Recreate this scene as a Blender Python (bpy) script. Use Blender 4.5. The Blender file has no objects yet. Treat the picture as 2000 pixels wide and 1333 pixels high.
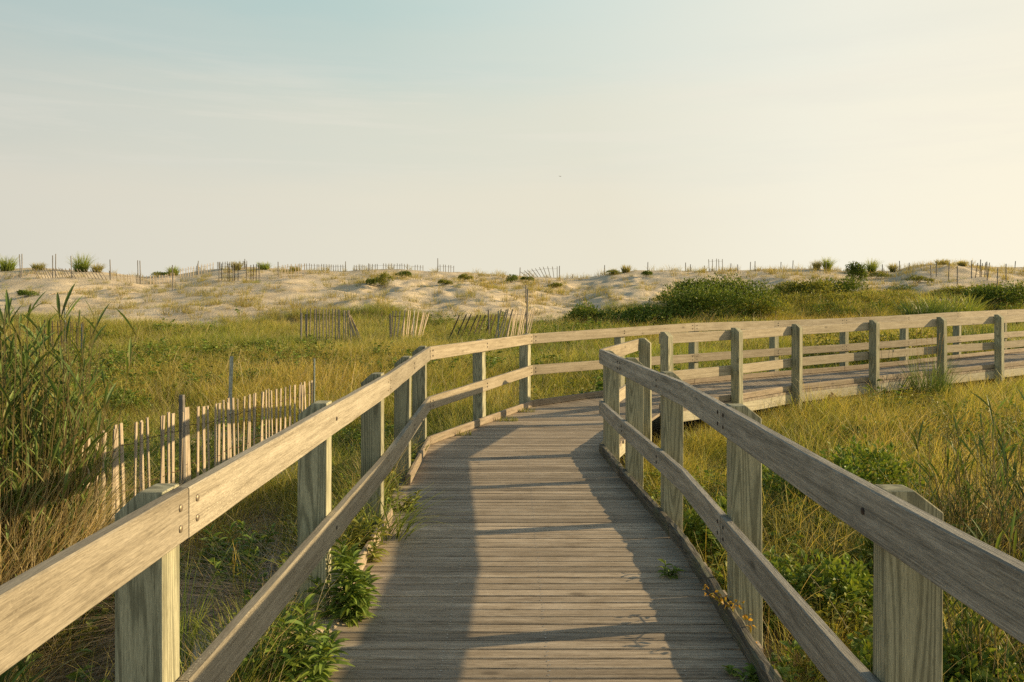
import bpy, bmesh, math, random
import numpy as np
from mathutils import Vector

# ------------------------------------------------------------------ camera, sky, sun, exposure
sc = bpy.context.scene
COL = sc.collection
R = math.radians
EYE = 1.553
cam = bpy.data.cameras.new('camera')
cam.lens = 28.08; cam.sensor_width = 36; cam.shift_y = -0.04325
cam.clip_start = 0.05; cam.clip_end = 3000
camo = bpy.data.objects.new('camera', cam); COL.objects.link(camo)
camo.location = (0, 0, EYE); camo.rotation_euler = (R(90), 0, 0)
sc.camera = camo

SUN_EL = math.atan(0.285)
SUN_AZ = R(11)                      # ahead of +X
sdir = Vector((math.cos(SUN_EL)*math.cos(SUN_AZ), math.cos(SUN_EL)*math.sin(SUN_AZ), math.sin(SUN_EL)))
sun = bpy.data.lights.new('sun', 'SUN'); sun.energy = 5.0; sun.angle = R(0.55); sun.color = (1.0, 0.74, 0.40)
suno = bpy.data.objects.new('sun', sun); COL.objects.link(suno)
suno.rotation_euler = sdir.to_track_quat('Z', 'Y').to_euler()

sc.view_settings.view_transform = 'Standard'; sc.view_settings.look = 'None'
sc.view_settings.exposure = 0.35; sc.view_settings.gamma = 1.0
sc.cycles.max_bounces = 6; sc.cycles.transparent_max_bounces = 4
sc.cycles.use_denoising = False

def N(nt, kind, **kw):
    n = nt.nodes.new(kind)
    for k, v in kw.items():
        if k.startswith('i_'):
            key = k[2:]
            key = int(key) if key.isdigit() else key.replace('_', ' ')
            n.inputs[key].default_value = v
        else:
            setattr(n, k, v)
    return n
def L(nt, a, b): nt.links.new(a, b)
def mth(nt, op, a, b=None, c=None, clamp=False):
    n = nt.nodes.new('ShaderNodeMath'); n.operation = op; n.use_clamp = clamp
    for i, v in enumerate((a, b, c)):
        if v is None: continue
        if isinstance(v, (int, float)): n.inputs[i].default_value = v
        else: nt.links.new(v, n.inputs[i])
    return n.outputs[0]
def mixc(nt, f, a, b, mode='MIX'):
    n = nt.nodes.new('ShaderNodeMix'); n.data_type = 'RGBA'; n.blend_type = mode
    for i, v in ((0, f), (6, a), (7, b)):
        if isinstance(v, (int, float)): n.inputs[i].default_value = v
        elif isinstance(v, tuple): n.inputs[i].default_value = (*v, 1)
        else: nt.links.new(v, n.inputs[i])
    return n.outputs[2]
def ramp(nt, f, stops, interp='LINEAR'):
    n = nt.nodes.new('ShaderNodeValToRGB'); cr = n.color_ramp; cr.interpolation = interp
    while len(cr.elements) < len(stops): cr.elements.new(0.5)
    for e, (p, c) in zip(cr.elements, stops):
        e.position = p
        e.color = (c, c, c, 1) if isinstance(c, (int, float)) else (*c, 1)
    nt.links.new(f, n.inputs[0])
    return n.outputs[0]

w = bpy.data.worlds.new('World'); sc.world = w; w.use_nodes = True
nt = w.node_tree; nt.nodes.clear()
sky = N(nt, 'ShaderNodeTexSky', sky_type='NISHITA', sun_disc=False, sun_elevation=SUN_EL,
        sun_rotation=R(90)-SUN_AZ, air_density=1.0, dust_density=2.0, ozone_density=1.5)
tc = N(nt, 'ShaderNodeTexCoord')
sep = N(nt, 'ShaderNodeSeparateXYZ'); L(nt, tc.outputs['Generated'], sep.inputs[0])
X_, Y_, Z_ = sep.outputs
elev = mth(nt, 'MAXIMUM', Z_, 0.0)
skyc = mixc(nt, 1.0, sky.outputs[0], (0.068, 0.092, 0.094), 'MULTIPLY')
# thin bright haze, warmer and brighter towards the low sun
dot = N(nt, 'ShaderNodeVectorMath', operation='DOT_PRODUCT'); L(nt, tc.outputs['Generated'], dot.inputs[0])
dot.inputs[1].default_value = sdir
az = mth(nt, 'MULTIPLY_ADD', dot.outputs['Value'], 0.5, 0.5)
hazecol = ramp(nt, az, [(0.0, (0.44, 0.43, 0.39)), (0.34, (0.71, 0.68, 0.58)), (0.52, (0.79, 0.75, 0.62)),
                        (0.66, (0.83, 0.78, 0.63)), (0.77, (0.935, 0.885, 0.73)), (1.0, (1.1, 0.98, 0.74))])
topcol = ramp(nt, az, [(0.0, (0.16, 0.25, 0.30)), (0.38, (0.405, 0.555, 0.56)), (0.55, (0.50, 0.65, 0.62)),
                       (0.68, (0.68, 0.77, 0.71)), (0.80, (0.88, 0.88, 0.77)), (1.0, (1.0, 0.9, 0.7))])
cn = N(nt, 'ShaderNodeTexNoise', i_Scale=2.2, i_Detail=5.0, i_Roughness=0.6)
mp = N(nt, 'ShaderNodeMapping'); mp.inputs['Scale'].default_value = (1, 1, 7); mp.inputs['Rotation'].default_value = (0.03, 0.05, 0.4)
L(nt, tc.outputs['Generated'], mp.inputs[0]); L(nt, mp.outputs[0], cn.inputs[0])
ev = mth(nt, 'MULTIPLY_ADD', mth(nt, 'SUBTRACT', cn.outputs[0], 0.5), 0.10, elev)
f_h = ramp(nt, ev, [(0.0, 1.0), (0.10, 1.0), (0.20, 0.74), (0.30, 0.26), (0.36, 0.05), (0.45, 0.0)], 'EASE')
grad = mixc(nt, f_h, topcol, hazecol)
# above the part in view the clear Nishita sky takes over
f_z = ramp(nt, elev, [(0.0, 0.0), (0.36, 0.06), (0.70, 0.85), (1.0, 1.0)])
col = mixc(nt, f_z, grad, skyc)
# faint cirrus streaks low on the left
cn2 = N(nt, 'ShaderNodeTexNoise', i_Scale=3.0, i_Detail=8.0, i_Roughness=0.62, i_Distortion=0.4)
mp2 = N(nt, 'ShaderNodeMapping'); mp2.inputs['Scale'].default_value = (1.0, 1.0, 14); mp2.inputs['Location'].default_value = (0.7, 0.2, 0.35)
L(nt, tc.outputs['Generated'], mp2.inputs[0]); L(nt, mp2.outputs[0], cn2.inputs[0])
wisp = ramp(nt, cn2.outputs[0], [(0.49, 0.0), (0.70, 1.0)])
left = ramp(nt, X_, [(0.0, 1.0), (0.25, 0.15), (0.6, 0.0)])
band = ramp(nt, elev, [(0.05, 0.0), (0.15, 1.0), (0.28, 1.0), (0.34, 0.0)])
wband = ramp(nt, elev, [(0.08, 0.0), (0.17, 1.0), (0.25, 1.0), (0.30, 0.0)])
wf = mth(nt, 'MULTIPLY', mth(nt, 'MULTIPLY', wisp, wband), 0.26)
col = mixc(nt, wf, col, (0.86, 0.80, 0.70))
cn3 = N(nt, 'ShaderNodeTexNoise', i_Scale=1.6, i_Detail=7.0, i_Roughness=0.6)
mp3 = N(nt, 'ShaderNodeMapping'); mp3.inputs['Scale'].default_value = (1.0, 1.0, 9); mp3.inputs['Location'].default_value = (3.1, 1.0, 0.0)
L(nt, tc.outputs['Generated'], mp3.inputs[0]); L(nt, mp3.outputs[0], cn3.inputs[0])
dk = mth(nt, 'MULTIPLY', mth(nt, 'MULTIPLY', ramp(nt, cn3.outputs[0], [(0.48, 0.0), (0.7, 1.0)]), band), 0.16)
col = mixc(nt, dk, col, (0.62, 0.66, 0.63))
# the ground half of the dome is dull
col = mixc(nt, ramp(nt, mth(nt, 'MULTIPLY', Z_, -1.0), [(0.0, 0.0), (0.05, 1.0)]), col, (0.16, 0.14, 0.09))
bg = N(nt, 'ShaderNodeBackground', i_Strength=0.785); L(nt, col, bg.inputs[0])
wo = N(nt, 'ShaderNodeOutputWorld'); L(nt, bg.outputs[0], wo.inputs[0])

# ------------------------------------------------------------------ helpers
def tag(o, label=None, cat=None, group=None, kind=None):
    if label: o['label'] = label
    if cat: o['category'] = cat
    if group: o['group'] = group
    if kind: o['kind'] = kind
    return o
def empty(name, loc, rz=0.0):
    o = bpy.data.objects.new(name, None); COL.objects.link(o)
    o.location = loc; o.rotation_euler.z = rz; o.empty_display_size = 0.1
    return o
def link(name, me, parent=None, loc=None):
    o = bpy.data.objects.new(name, me); COL.objects.link(o)
    if parent is not None:
        o.parent = parent
    if loc is not None: o.location = loc
    return o
def mesh_np(name, V, F, mats, uv=None, smooth=False, matidx=None):
    """V (n,3), F list/array of equal-length faces or list of arrays; uv per vertex"""
    me = bpy.data.meshes.new(name)
    V = np.asarray(V, dtype=np.float32)
    groups = F if isinstance(F, list) else [F]
    groups = [np.asarray(g, dtype=np.int32) for g in groups if len(g)]
    loops = np.concatenate([g.ravel() for g in groups])
    tot = np.concatenate([np.full(len(g), g.shape[1], dtype=np.int32) for g in groups])
    st = np.concatenate([[0], np.cumsum(tot)[:-1]]).astype(np.int32)
    me.vertices.add(len(V)); me.vertices.foreach_set('co', V.ravel())
    me.loops.add(len(loops)); me.loops.foreach_set('vertex_index', loops)
    me.polygons.add(len(tot)); me.polygons.foreach_set('loop_start', st)
    if matidx is not None: me.polygons.foreach_set('material_index', np.asarray(matidx, dtype=np.int32))
    me.polygons.foreach_set('use_smooth', np.full(len(tot), bool(smooth)))
    if uv is not None:
        ul = me.uv_layers.new(name='UVMap')
        ul.data.foreach_set('uv', np.asarray(uv, dtype=np.float32)[loops].ravel())
    for m in (mats if isinstance(mats, (list, tuple)) else [mats]): me.materials.append(m)
    me.update(calc_edges=True); me.validate()
    return me

# smooth value noise (numpy), used for terrain and masks
_rs = np.random.RandomState(7)
_tab = _rs.rand(256, 256)
def vnoise(x, y, f=1.0, seed=0):
    x = np.asarray(x, float)*f + seed*17.31; y = np.asarray(y, float)*f + seed*9.77
    xi = np.floor(x).astype(int); yi = np.floor(y).astype(int)
    fx = x-xi; fy = y-yi
    fx = fx*fx*(3-2*fx); fy = fy*fy*(3-2*fy)
    a = _tab[xi % 256, yi % 256]; b = _tab[(xi+1) % 256, yi % 256]
    c = _tab[xi % 256, (yi+1) % 256]; d = _tab[(xi+1) % 256, (yi+1) % 256]
    return (a*(1-fx)+b*fx)*(1-fy)+(c*(1-fx)+d*fx)*fy
def fbm(x, y, f, oct=3, seed=0):
    s = 0; a = 1; t = 0
    for i in range(oct):
        s = s+a*vnoise(x, y, f*2**i, seed+i*3); t += a; a *= 0.5
    return s/t
def sstep(a, b, v):
    t = np.clip((np.asarray(v, float)-a)/(b-a), 0, 1); return t*t*(3-2*t)

# ------------------------------------------------------------------ the plan of the boardwalk (inner faces of the rails)
LEFT = [(-.89, -1.5), (-.892, 1.39), (-.885, 2.19), (-.825, 5.39), (-.851, 8.35), (.296, 11.26), (1.67, 12.40),
        (3.10, 13.55), (4.82, 14.70), (6.50, 15.60), (8.13, 16.50), (9.83, 17.55), (11.70, 18.85), (13.6, 20.1), (15.6, 21.4)]
LRAIL = [1.03, 1.03, 1.03, 1.03, 1.03, 1.03, 1.068, 1.108, 1.112, 1.133, 1.173, 1.220, 1.243, 1.27, 1.30]
LMID = [.50, .50, .50, .50, .505, .588, .585, .583, .60, .625, .66, .69, .72, .745, .77]
RIGHT = [(.975, -1.5), (.970, 1.51), (.971, 2.37), (1.007, 3.86), (1.028, 4.86), (.919, 6.86), (.868, 7.96), (1.58, 10.0)]
RRAIL = [1.03]*8
RMID = [.50, .50, .50, .495, .50, .51, .52, .56]
FAR = [(1.97, 10.72), (3.29, 11.75), (4.54, 12.85), (6.29, 13.90), (8.0, 14.90), (9.63, 15.85), (11.3, 16.9), (13.1, 18.1), (15.0, 19.4)]
FRAIL = [1.059, 1.063, 1.080, 1.113, 1.142, 1.166, 1.19, 1.215, 1.24]
FMID = [.542, .552, .570, .606, .640, .655, .685, .71, .735]
RT = .038; RH = .14

def polydist(px, py, pts):
    px = np.asarray(px, float); py = np.asarray(py, float)
    best = np.full(px.shape, 1e9)
    for (x0, y0), (x1, y1) in zip(pts[:-1], pts[1:]):
        dx, dy = x1-x0, y1-y0
        t = np.clip(((px-x0)*dx+(py-y0)*dy)/(dx*dx+dy*dy), 0, 1)
        best = np.minimum(best, np.hypot(px-x0-t*dx, py-y0-t*dy))
    return best
CENTRE = [(.04, -2), (.05, 2), (.09, 5.4), (.03, 7.4), (.5, 9.4), (1.0, 10.8), (2.45, 12.05), (3.8, 13.2), (5.5, 14.3), (7.2, 15.2),
          (8.9, 16.25), (10.6, 17.35), (12.5, 18.6), (15.3, 20.4), (30, 30)]
def walk_dist(x, y): return polydist(x, y, CENTRE)
def walk_half(x, y): return np.where(np.asarray(y) < 7.5, 0.98, 0.85)

# ------------------------------------------------------------------ terrain
CR_PX = np.array([-400, 0, 60, 100, 150, 215, 280, 350, 420, 480, 540, 600, 640, 680, 720, 780, 830, 900, 950, 1000, 1050, 1100, 1150,
                  1200, 1240, 1300, 1350, 1400, 1450, 1500, 1550, 1600, 1650, 1700, 1750, 1770, 1800, 1850, 1900, 1950, 2000, 2400], float)
CR_Y = np.array([525, 528, 523, 524, 528, 534, 541, 537, 526, 523, 524, 526, 528, 529, 526, 525, 528, 532, 535, 539, 541, 544, 542,
                 534, 530, 528, 531, 529, 530, 527, 525, 524, 529, 531, 531, 524, 519, 517, 520, 523, 524, 525], float)
YC = 58.0
CX = (CR_PX-1000)/1560*YC
CZ = EYE+(580-CR_Y)*YC/1560
def terrain(x, y):
    x = np.asarray(x, float); y = np.asarray(y, float)
    crest = np.interp(x*YC/np.clip(y, 30, 70), CX, CZ)
    # low meadow
    base = np.interp(y, [-20, 5, 10, 16, 24, 30, 34], [-.42, -.45, -.62, -.52, -.25, -.05, .25])
    rightm = sstep(0.5, 3, x)
    base = base*(1-rightm)+rightm*np.interp(y, [-20, 2, 8, 13, 20, 30, 36], [-.62, -.66, -.60, -.40, -.22, .1, .45])
    # sand banked against the left edge of the deck near the viewer
    bank = sstep(-2.3, -1.05, x)*sstep(6.5, 4.2, y)*sstep(1.0, -.2, x)
    base = base*(1-bank)+bank*(-.05)
    t = np.interp(y, [30, 36, 42, 50, 58, 66, 80, 120, 300], [0, .17, .37, .72, 1.0, .93, .75, .45, .35])
    low = np.interp(y, [0, 30, 300], [0, -.05, -.05])
    dune = low+(crest-low)*t
    k = sstep(30, 36, y)
    z = base*(1-k)+k*dune
    z = np.maximum(z, np.where(y > 30, base*(1-k)+k*dune, z))
    # bumps
    amp = sstep(32, 40, y)
    z = z+amp*(1-.75*sstep(52, 58, y)*sstep(64, 59, y))*((fbm(x, y, .16, 3, 1)-.5)*.9+(fbm(x, y, .6, 3, 5)-.5)*.50+(fbm(x, y, 1.7, 2, 8)-.5)*.13)
    z = z+(fbm(x, y, .5, 3, 11)-.5)*.10*(1-amp)
    z = z+(fbm(x, y, 2.2, 2, 21)-.5)*.045
    # keep clear below the planks
    wd = walk_dist(x, y)
    zmax = np.where(y < 7.5, -.10, np.interp(y, [7.5, 11, 21], [-.2, -.22, -.05]))
    inside = sstep(1.25, .85, wd)
    z = z*(1-inside)+np.minimum(z, zmax)*inside
    return z
def tz(x, y): return float(terrain(np.array([x]), np.array([y]))[0])
def ground_at(bearing, dip):
    """point of the ground seen along a bearing (px of 2000) at a dip (py of 1333)"""
    ds = np.linspace(3, 63, 1500); xs = (bearing-1000)/1560*ds
    py = 580-(terrain(xs, ds)-EYE)*1560/ds
    i = np.where(py <= dip)[0]
    i = i[0] if len(i) else int(np.argmin(py))
    return float(xs[i]), float(ds[i]), float(terrain(xs[i:i+1], ds[i:i+1])[0])
def at(bearing, d):
    x = (bearing-1000)/1560*d
    return x, d, tz(x, d)

def veg_cover(x, y):
    """0 bare sand .. 1 full meadow"""
    px = 1000+1560*x/np.maximum(y, 1)
    edge = np.interp(px, [0, 300, 600, 900, 1100, 1200, 1300, 1500, 1700, 1850, 2000], [32.6, 33, 34.4, 35, 37, 37, 40.5, 47, 44, 42, 43])
    c = 1-sstep(-2.0, 2.5, y-edge+(fbm(x, y, .25, 3, 31)-.5)*14)
    return c

# ------------------------------------------------------------------ materials
def bsdf_mat(name):
    m = bpy.data.materials.new(name); m.use_nodes = True
    nt = m.node_tree; b = nt.nodes['Principled BSDF']
    return m, nt, b

def wood(name, dark, mid, light, ring=0.0, fleck=0.0, moss=0.0, crack=0.35, grainf=1.0, bump=0.35, rings_f=26, rough=.8, fleckcol=(.72, .66, .5), per_board=False, stain=.5):
    m, nt, b = bsdf_mat(name)
    uv = N(nt, 'ShaderNodeUVMap'); oi = N(nt, 'ShaderNodeObjectInfo')
    off = N(nt, 'ShaderNodeCombineXYZ')
    L(nt, mth(nt, 'MULTIPLY', oi.outputs['Random'], 37.0), off.inputs[0]); L(nt, mth(nt, 'MULTIPLY', oi.outputs['Random'], 11.3), off.inputs[1])
    add = N(nt, 'ShaderNodeVectorMath', operation='ADD'); L(nt, uv.outputs[0], add.inputs[0]); L(nt, off.outputs[0], add.inputs[1])
    P = add.outputs[0]
    def mapped(s):
        q = N(nt, 'ShaderNodeMapping'); q.inputs['Scale'].default_value = s; L(nt, P, q.inputs[0]); return q.outputs[0]
    g1 = N(nt, 'ShaderNodeTexNoise', i_Scale=1.0, i_Detail=6.0, i_Roughness=.65, i_Distortion=.3); L(nt, mapped((4.5*grainf, 190*grainf, 1)), g1.inputs[0])
    g2 = N(nt, 'ShaderNodeTexNoise', i_Scale=1.0, i_Detail=4.0, i_Roughness=.6); L(nt, mapped((1.3, 30, 1)), g2.inputs[0])
    g3 = N(nt, 'ShaderNodeTexNoise', i_Scale=1.0, i_Detail=5.0, i_Roughness=.6); L(nt, mapped((4.5, 9, 1)), g3.inputs[0])
    fld = N(nt, 'ShaderNodeTexNoise', i_Scale=1.0, i_Detail=1.0, i_Roughness=.3); L(nt, mapped((.75, 9.5, 1)), fld.inputs[0])
    rg = mth(nt, 'SINE', mth(nt, 'MULTIPLY', fld.outputs[0], rings_f*4.6))
    rg = mth(nt, 'POWER', mth(nt, 'MULTIPLY_ADD', rg, .5, .5), 2.2)
    val = mth(nt, 'ADD', mth(nt, 'MULTIPLY', g1.outputs[0], .55), mth(nt, 'MULTIPLY', g2.outputs[0], .45))
    val = mth(nt, 'SUBTRACT', val, mth(nt, 'MULTIPLY', rg, ring*.28))
    c = ramp(nt, val, [(.34, dark), (.47, mid), (.61, light)])
    c = mixc(nt, mth(nt, 'MULTIPLY', ramp(nt, g3.outputs[0], [(.35, 0.0), (.65, 1.0)]), stain), c, mixc(nt, 1.0, c, (.72, .70, .66), 'MULTIPLY'))
    # long checks in the grain
    ck = N(nt, 'ShaderNodeTexNoise', i_Scale=1.0, i_Detail=2.0, i_Roughness=.5); L(nt, mapped((1.6, 85, 1)), ck.inputs[0])
    ckm = ramp(nt, ck.outputs[0], [(.27, 1.0), (.33, 0.0)])
    c = mixc(nt, mth(nt, 'MULTIPLY', ckm, crack), c, tuple(v*.28 for v in dark))
    fg = N(nt, 'ShaderNodeTexNoise', i_Scale=1.0, i_Detail=3.0, i_Roughness=.7); L(nt, mapped((28, 420, 1)), fg.inputs[0])
    c = mixc(nt, 1.0, c, ramp(nt, fg.outputs[0], [(.32, .66), (.5, 1.0), (.68, 1.22)]), 'MULTIPLY')
    # knots
    vo = N(nt, 'ShaderNodeTexVoronoi', i_Scale=1.0, i_Randomness=1.0); L(nt, mapped((2.1, 5.2, 1)), vo.inputs[0])
    kn = ramp(nt, vo.outputs['Distance'], [(.05, 1.0), (.085, .45), (.12, 0.0)])
    kn = mth(nt, 'MULTIPLY', kn, ramp(nt, N(nt, 'ShaderNodeSeparateColor').inputs[0].node.outputs[0], [(.55, 0.0), (.6, 1.0)])) if False else kn
    c = mixc(nt, mth(nt, 'MULTIPLY', kn, .55), c, tuple(v*.35 for v in dark))
    tint = mth(nt, 'MULTIPLY_ADD', oi.outputs['Random'], .34, .83)
    if per_board:
        at_ = N(nt, 'ShaderNodeAttribute', attribute_name='tone'); tint = at_.outputs['Fac']
    tv = N(nt, 'ShaderNodeCombineColor'); [L(nt, tint, tv.inputs[i]) for i in range(3)]
    c = mixc(nt, 1.0, c, tv.outputs[0], 'MULTIPLY')
    if fleck:
        fl = N(nt, 'ShaderNodeTexNoise', i_Scale=1.0, i_Detail=2.0, i_Roughness=.6); L(nt, mapped((120, 170, 1)), fl.inputs[0])
        fl2 = N(nt, 'ShaderNodeTexNoise', i_Scale=1.0, i_Detail=2.0); L(nt, mapped((2.6, 9, 1)), fl2.inputs[0])
        fm = mth(nt, 'MULTIPLY', ramp(nt, fl.outputs[0], [(.59, 0.0), (.64, 1.0)]), ramp(nt, fl2.outputs[0], [(.42, .12), (.62, 1.0)]))
        c = mixc(nt, mth(nt, 'MULTIPLY', fm, fleck), c, fleckcol)
    if moss:
        mo = N(nt, 'ShaderNodeTexNoise', i_Scale=1.0, i_Detail=5.0, i_Roughness=.7); L(nt, mapped((4, 9, 1)), mo.inputs[0])
        c = mixc(nt, mth(nt, 'MULTIPLY', ramp(nt, mo.outputs[0], [(.48, 0.0), (.62, 1.0)]), moss), c, (.13, .15, .075))
    L(nt, c, b.inputs['Base Color']); b.inputs['Roughness'].default_value = rough; b.inputs['Specular IOR Level'].default_value = .25
    h = mth(nt, 'SUBTRACT', mth(nt, 'ADD', g1.outputs[0], mth(nt, 'MULTIPLY', rg, -ring*.3)), mth(nt, 'MULTIPLY', ckm, crack*1.5))
    bp = N(nt, 'ShaderNodeBump', i_Strength=bump, i_Distance=.003); L(nt, h, bp.inputs['Height']); L(nt, bp.outputs[0], b.inputs['Normal'])
    return m

M_RAIL = wood('weathered_rail_wood', (.21, .18, .13), (.335, .30, .228), (.45, .405, .315), ring=.10, fleck=.75, crack=.06, bump=.25, grainf=.8, fleckcol=(.66, .60, .45))
M_RAIL_B = wood('plain_rail_wood', (.22, .19, .14), (.345, .305, .23), (.45, .405, .315), ring=.2, fleck=.12, crack=.06, bump=.25, grainf=.7)
M_RAIL_R = wood('grey_rail_wood', (.15, .145, .125), (.33, .315, .275), (.52, .495, .43), ring=.2, fleck=.3, crack=.3, bump=.7, grainf=1.5)
M_RAIL_F = wood('sunbleached_rail_wood', (.25, .21, .145), (.41, .35, .25), (.54, .475, .355), ring=.12, fleck=.2, crack=.12, bump=.25)
M_POST = wood('treated_post_wood', (.25, .245, .165), (.42, .41, .28), (.54, .52, .36), ring=.68, crack=.15, bump=.3, rings_f=20, stain=.3)
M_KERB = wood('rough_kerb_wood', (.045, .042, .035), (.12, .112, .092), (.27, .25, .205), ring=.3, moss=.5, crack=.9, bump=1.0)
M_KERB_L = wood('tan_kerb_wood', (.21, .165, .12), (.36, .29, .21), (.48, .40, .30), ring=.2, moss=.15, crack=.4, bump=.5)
M_DECK = wood('deck_plank_wood', (.24, .195, .145), (.47, .39, .295), (.63, .545, .43), ring=.2, crack=.55, grainf=.7, bump=.4, per_board=True, stain=.7)
M_JOIST = wood('pale_joist_wood', (.34, .31, .22), (.52, .48, .35), (.62, .58, .44), ring=.3, crack=.2)
M_PICKET = wood('fence_picket_wood', (.26, .21, .15), (.47, .39, .29), (.62, .53, .40), ring=.2, crack=.5, fleck=.1)
M_PICKET_D = wood('dark_picket_wood', (.07, .055, .04), (.13, .10, .075), (.2, .16, .12), crack=.3)
M_STAKE = wood('weathered_stake_wood', (.12, .11, .10), (.22, .205, .185), (.33, .31, .28), crack=.5)

def plain(name, col, rough=.6, metal=0.0, var=.3, scale=40):
    m, nt, b = bsdf_mat(name)
    tc = N(nt, 'ShaderNodeTexCoord'); n = N(nt, 'ShaderNodeTexNoise', i_Scale=scale, i_Detail=5.0); L(nt, tc.outputs['Object'], n.inputs[0])
    c = mixc(nt, ramp(nt, n.outputs[0], [(.35, 0.0), (.65, 1.0)]), tuple(v*(1-var) for v in col), tuple(min(1, v*(1+var)) for v in col))
    L(nt, c, b.inputs['Base Color']); b.inputs['Roughness'].default_value = rough; b.inputs['Metallic'].default_value = metal
    bp = N(nt, 'ShaderNodeBump', i_Strength=.3, i_Distance=.002); L(nt, n.outputs[0], bp.inputs['Height']); L(nt, bp.outputs[0], b.inputs['Normal'])
    return m
M_METAL = plain('painted_steel', (.20, .25, .26), .5, .4)
M_WIRE = plain('rusty_wire', (.10, .055, .035), .8, .3)
M_BOLT = plain('bolt_steel', (.30, .25, .18), .5, .6)
M_RUST = plain('rusted_bolt', (.06, .045, .035), .8, .3)
M_NAIL = plain('nail_steel', (.45, .43, .40), .4, .8)
M_STEMB = plain('woody_stem', (.13, .09, .055), .9)
M_BIRD = plain('gull_feathers', (.25, .24, .23), .8)

def leafmat(name, root, mid, tip, trans=.42, var=.35, hue=(1.25, .95, .7), rough=.5, tintcol=None):
    m, nt, b = bsdf_mat(name)
    uv = N(nt, 'ShaderNodeUVMap'); s = N(nt, 'ShaderNodeSeparateXYZ'); L(nt, uv.outputs[0], s.inputs[0])
    oi = N(nt, 'ShaderNodeObjectInfo')
    c = ramp(nt, s.outputs[0], [(0.0, root), (.45, mid), (1.0, tip)])
    r = mth(nt, 'FRACT', mth(nt, 'MULTIPLY_ADD', oi.outputs['Random'], 7.3, s.outputs[1]))
    vv = mth(nt, 'MULTIPLY_ADD', r, 2*var, 1-var)
    vc = N(nt, 'ShaderNodeCombineColor'); [L(nt, vv, vc.inputs[i]) for i in range(3)]
    c = mixc(nt, 1.0, c, vc.outputs[0], 'MULTIPLY')
    r2 = mth(nt, 'FRACT', mth(nt, 'MULTIPLY', s.outputs[1], 13.7))
    c = mixc(nt, mth(nt, 'MULTIPLY', ramp(nt, r2, [(.55, 0.0), (.95, 1.0)]), .6), c, mixc(nt, 1.0, c, hue, 'MULTIPLY'))
    if tintcol:
        a = N(nt, 'ShaderNodeAttribute', attribute_name='tint'); a.attribute_type = 'INSTANCER'
        c = mixc(nt, a.outputs['Fac'], c, mixc(nt, 1.0, c, tintcol, 'MULTIPLY'))
    L(nt, c, b.inputs['Base Color']); b.inputs['Roughness'].default_value = rough; b.inputs['Specular IOR Level'].default_value = .3
    tr = N(nt, 'ShaderNodeBsdfTranslucent'); L(nt, mixc(nt, 1.0, c, (1.25, 1.1, .55), 'MULTIPLY'), tr.inputs[0])
    mx = N(nt, 'ShaderNodeMixShader', i_0=trans)
    L(nt, b.outputs[0], mx.inputs[1]); L(nt, tr.outputs[0], mx.inputs[2])
    L(nt, mx.outputs[0], nt.nodes['Material Output'].inputs[0])
    return m
G_TINT = (1.12, .92, .80)
M_GRASS = leafmat('meadow_grass_blade', (.17, .17, .045), (.29, .34, .07), (.64, .60, .22), hue=(1.15, .99, .85), tintcol=G_TINT)  # root tone naturally browner, darkened further to paint deep shade low in the grass
M_GREEN = leafmat('green_grass_blade', (.11, .13, .03), (.22, .31, .06), (.42, .47, .12), hue=(1.1, 1.0, .8), tintcol=G_TINT)  # dark root tone likewise carries painted shade at the clump base
M_STRAW = leafmat('dry_straw', (.26, .21, .12), (.44, .38, .22), (.62, .55, .35), hue=(1.2, 1.0, .8))
M_THATCH = leafmat('dead_thatch', (.25, .17, .10), (.40, .28, .165), (.54, .42, .27), trans=.15, hue=(1.15, .98, .8))
M_DUNEG = leafmat('dune_grass_blade', (.28, .26, .11), (.33, .33, .11), (.50, .46, .21), hue=(1.1, 1.0, .85), tintcol=(1.08, .94, .85))
M_REED = leafmat('reed_blade', (.17, .15, .05), (.12, .20, .05), (.20, .27, .09), trans=.3, hue=(1.4, 1.1, .8))
M_REEDS = leafmat('reed_stem', (.32, .19, .09), (.30, .22, .10), (.25, .22, .09), trans=.1)
M_BUSH = leafmat('bush_leaf', (.09, .14, .03), (.14, .21, .038), (.21, .28, .055), trans=.3, var=.45, hue=(1.6, 1.25, .8))
M_BUSH_Y = leafmat('yellow_green_leaf', (.17, .21, .045), (.24, .28, .06), (.36, .36, .09), trans=.35, var=.4)
M_FORB = leafmat('broad_leaf', (.10, .17, .03), (.155, .25, .042), (.25, .33, .07), trans=.3, var=.35, hue=(1.5, 1.15, .8))
M_CREEP = leafmat('autumn_creeper_leaf', (.45, .22, .03), (.50, .33, .04), (.38, .36, .06), trans=.35, var=.35)
M_RED = leafmat('dark_red_leaf', (.10, .03, .02), (.14, .045, .025), (.2, .07, .03), trans=.25)
M_PETAL = leafmat('pale_blossom', (.55, .52, .30), (.62, .58, .36), (.7, .66, .42), trans=.3)

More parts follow.
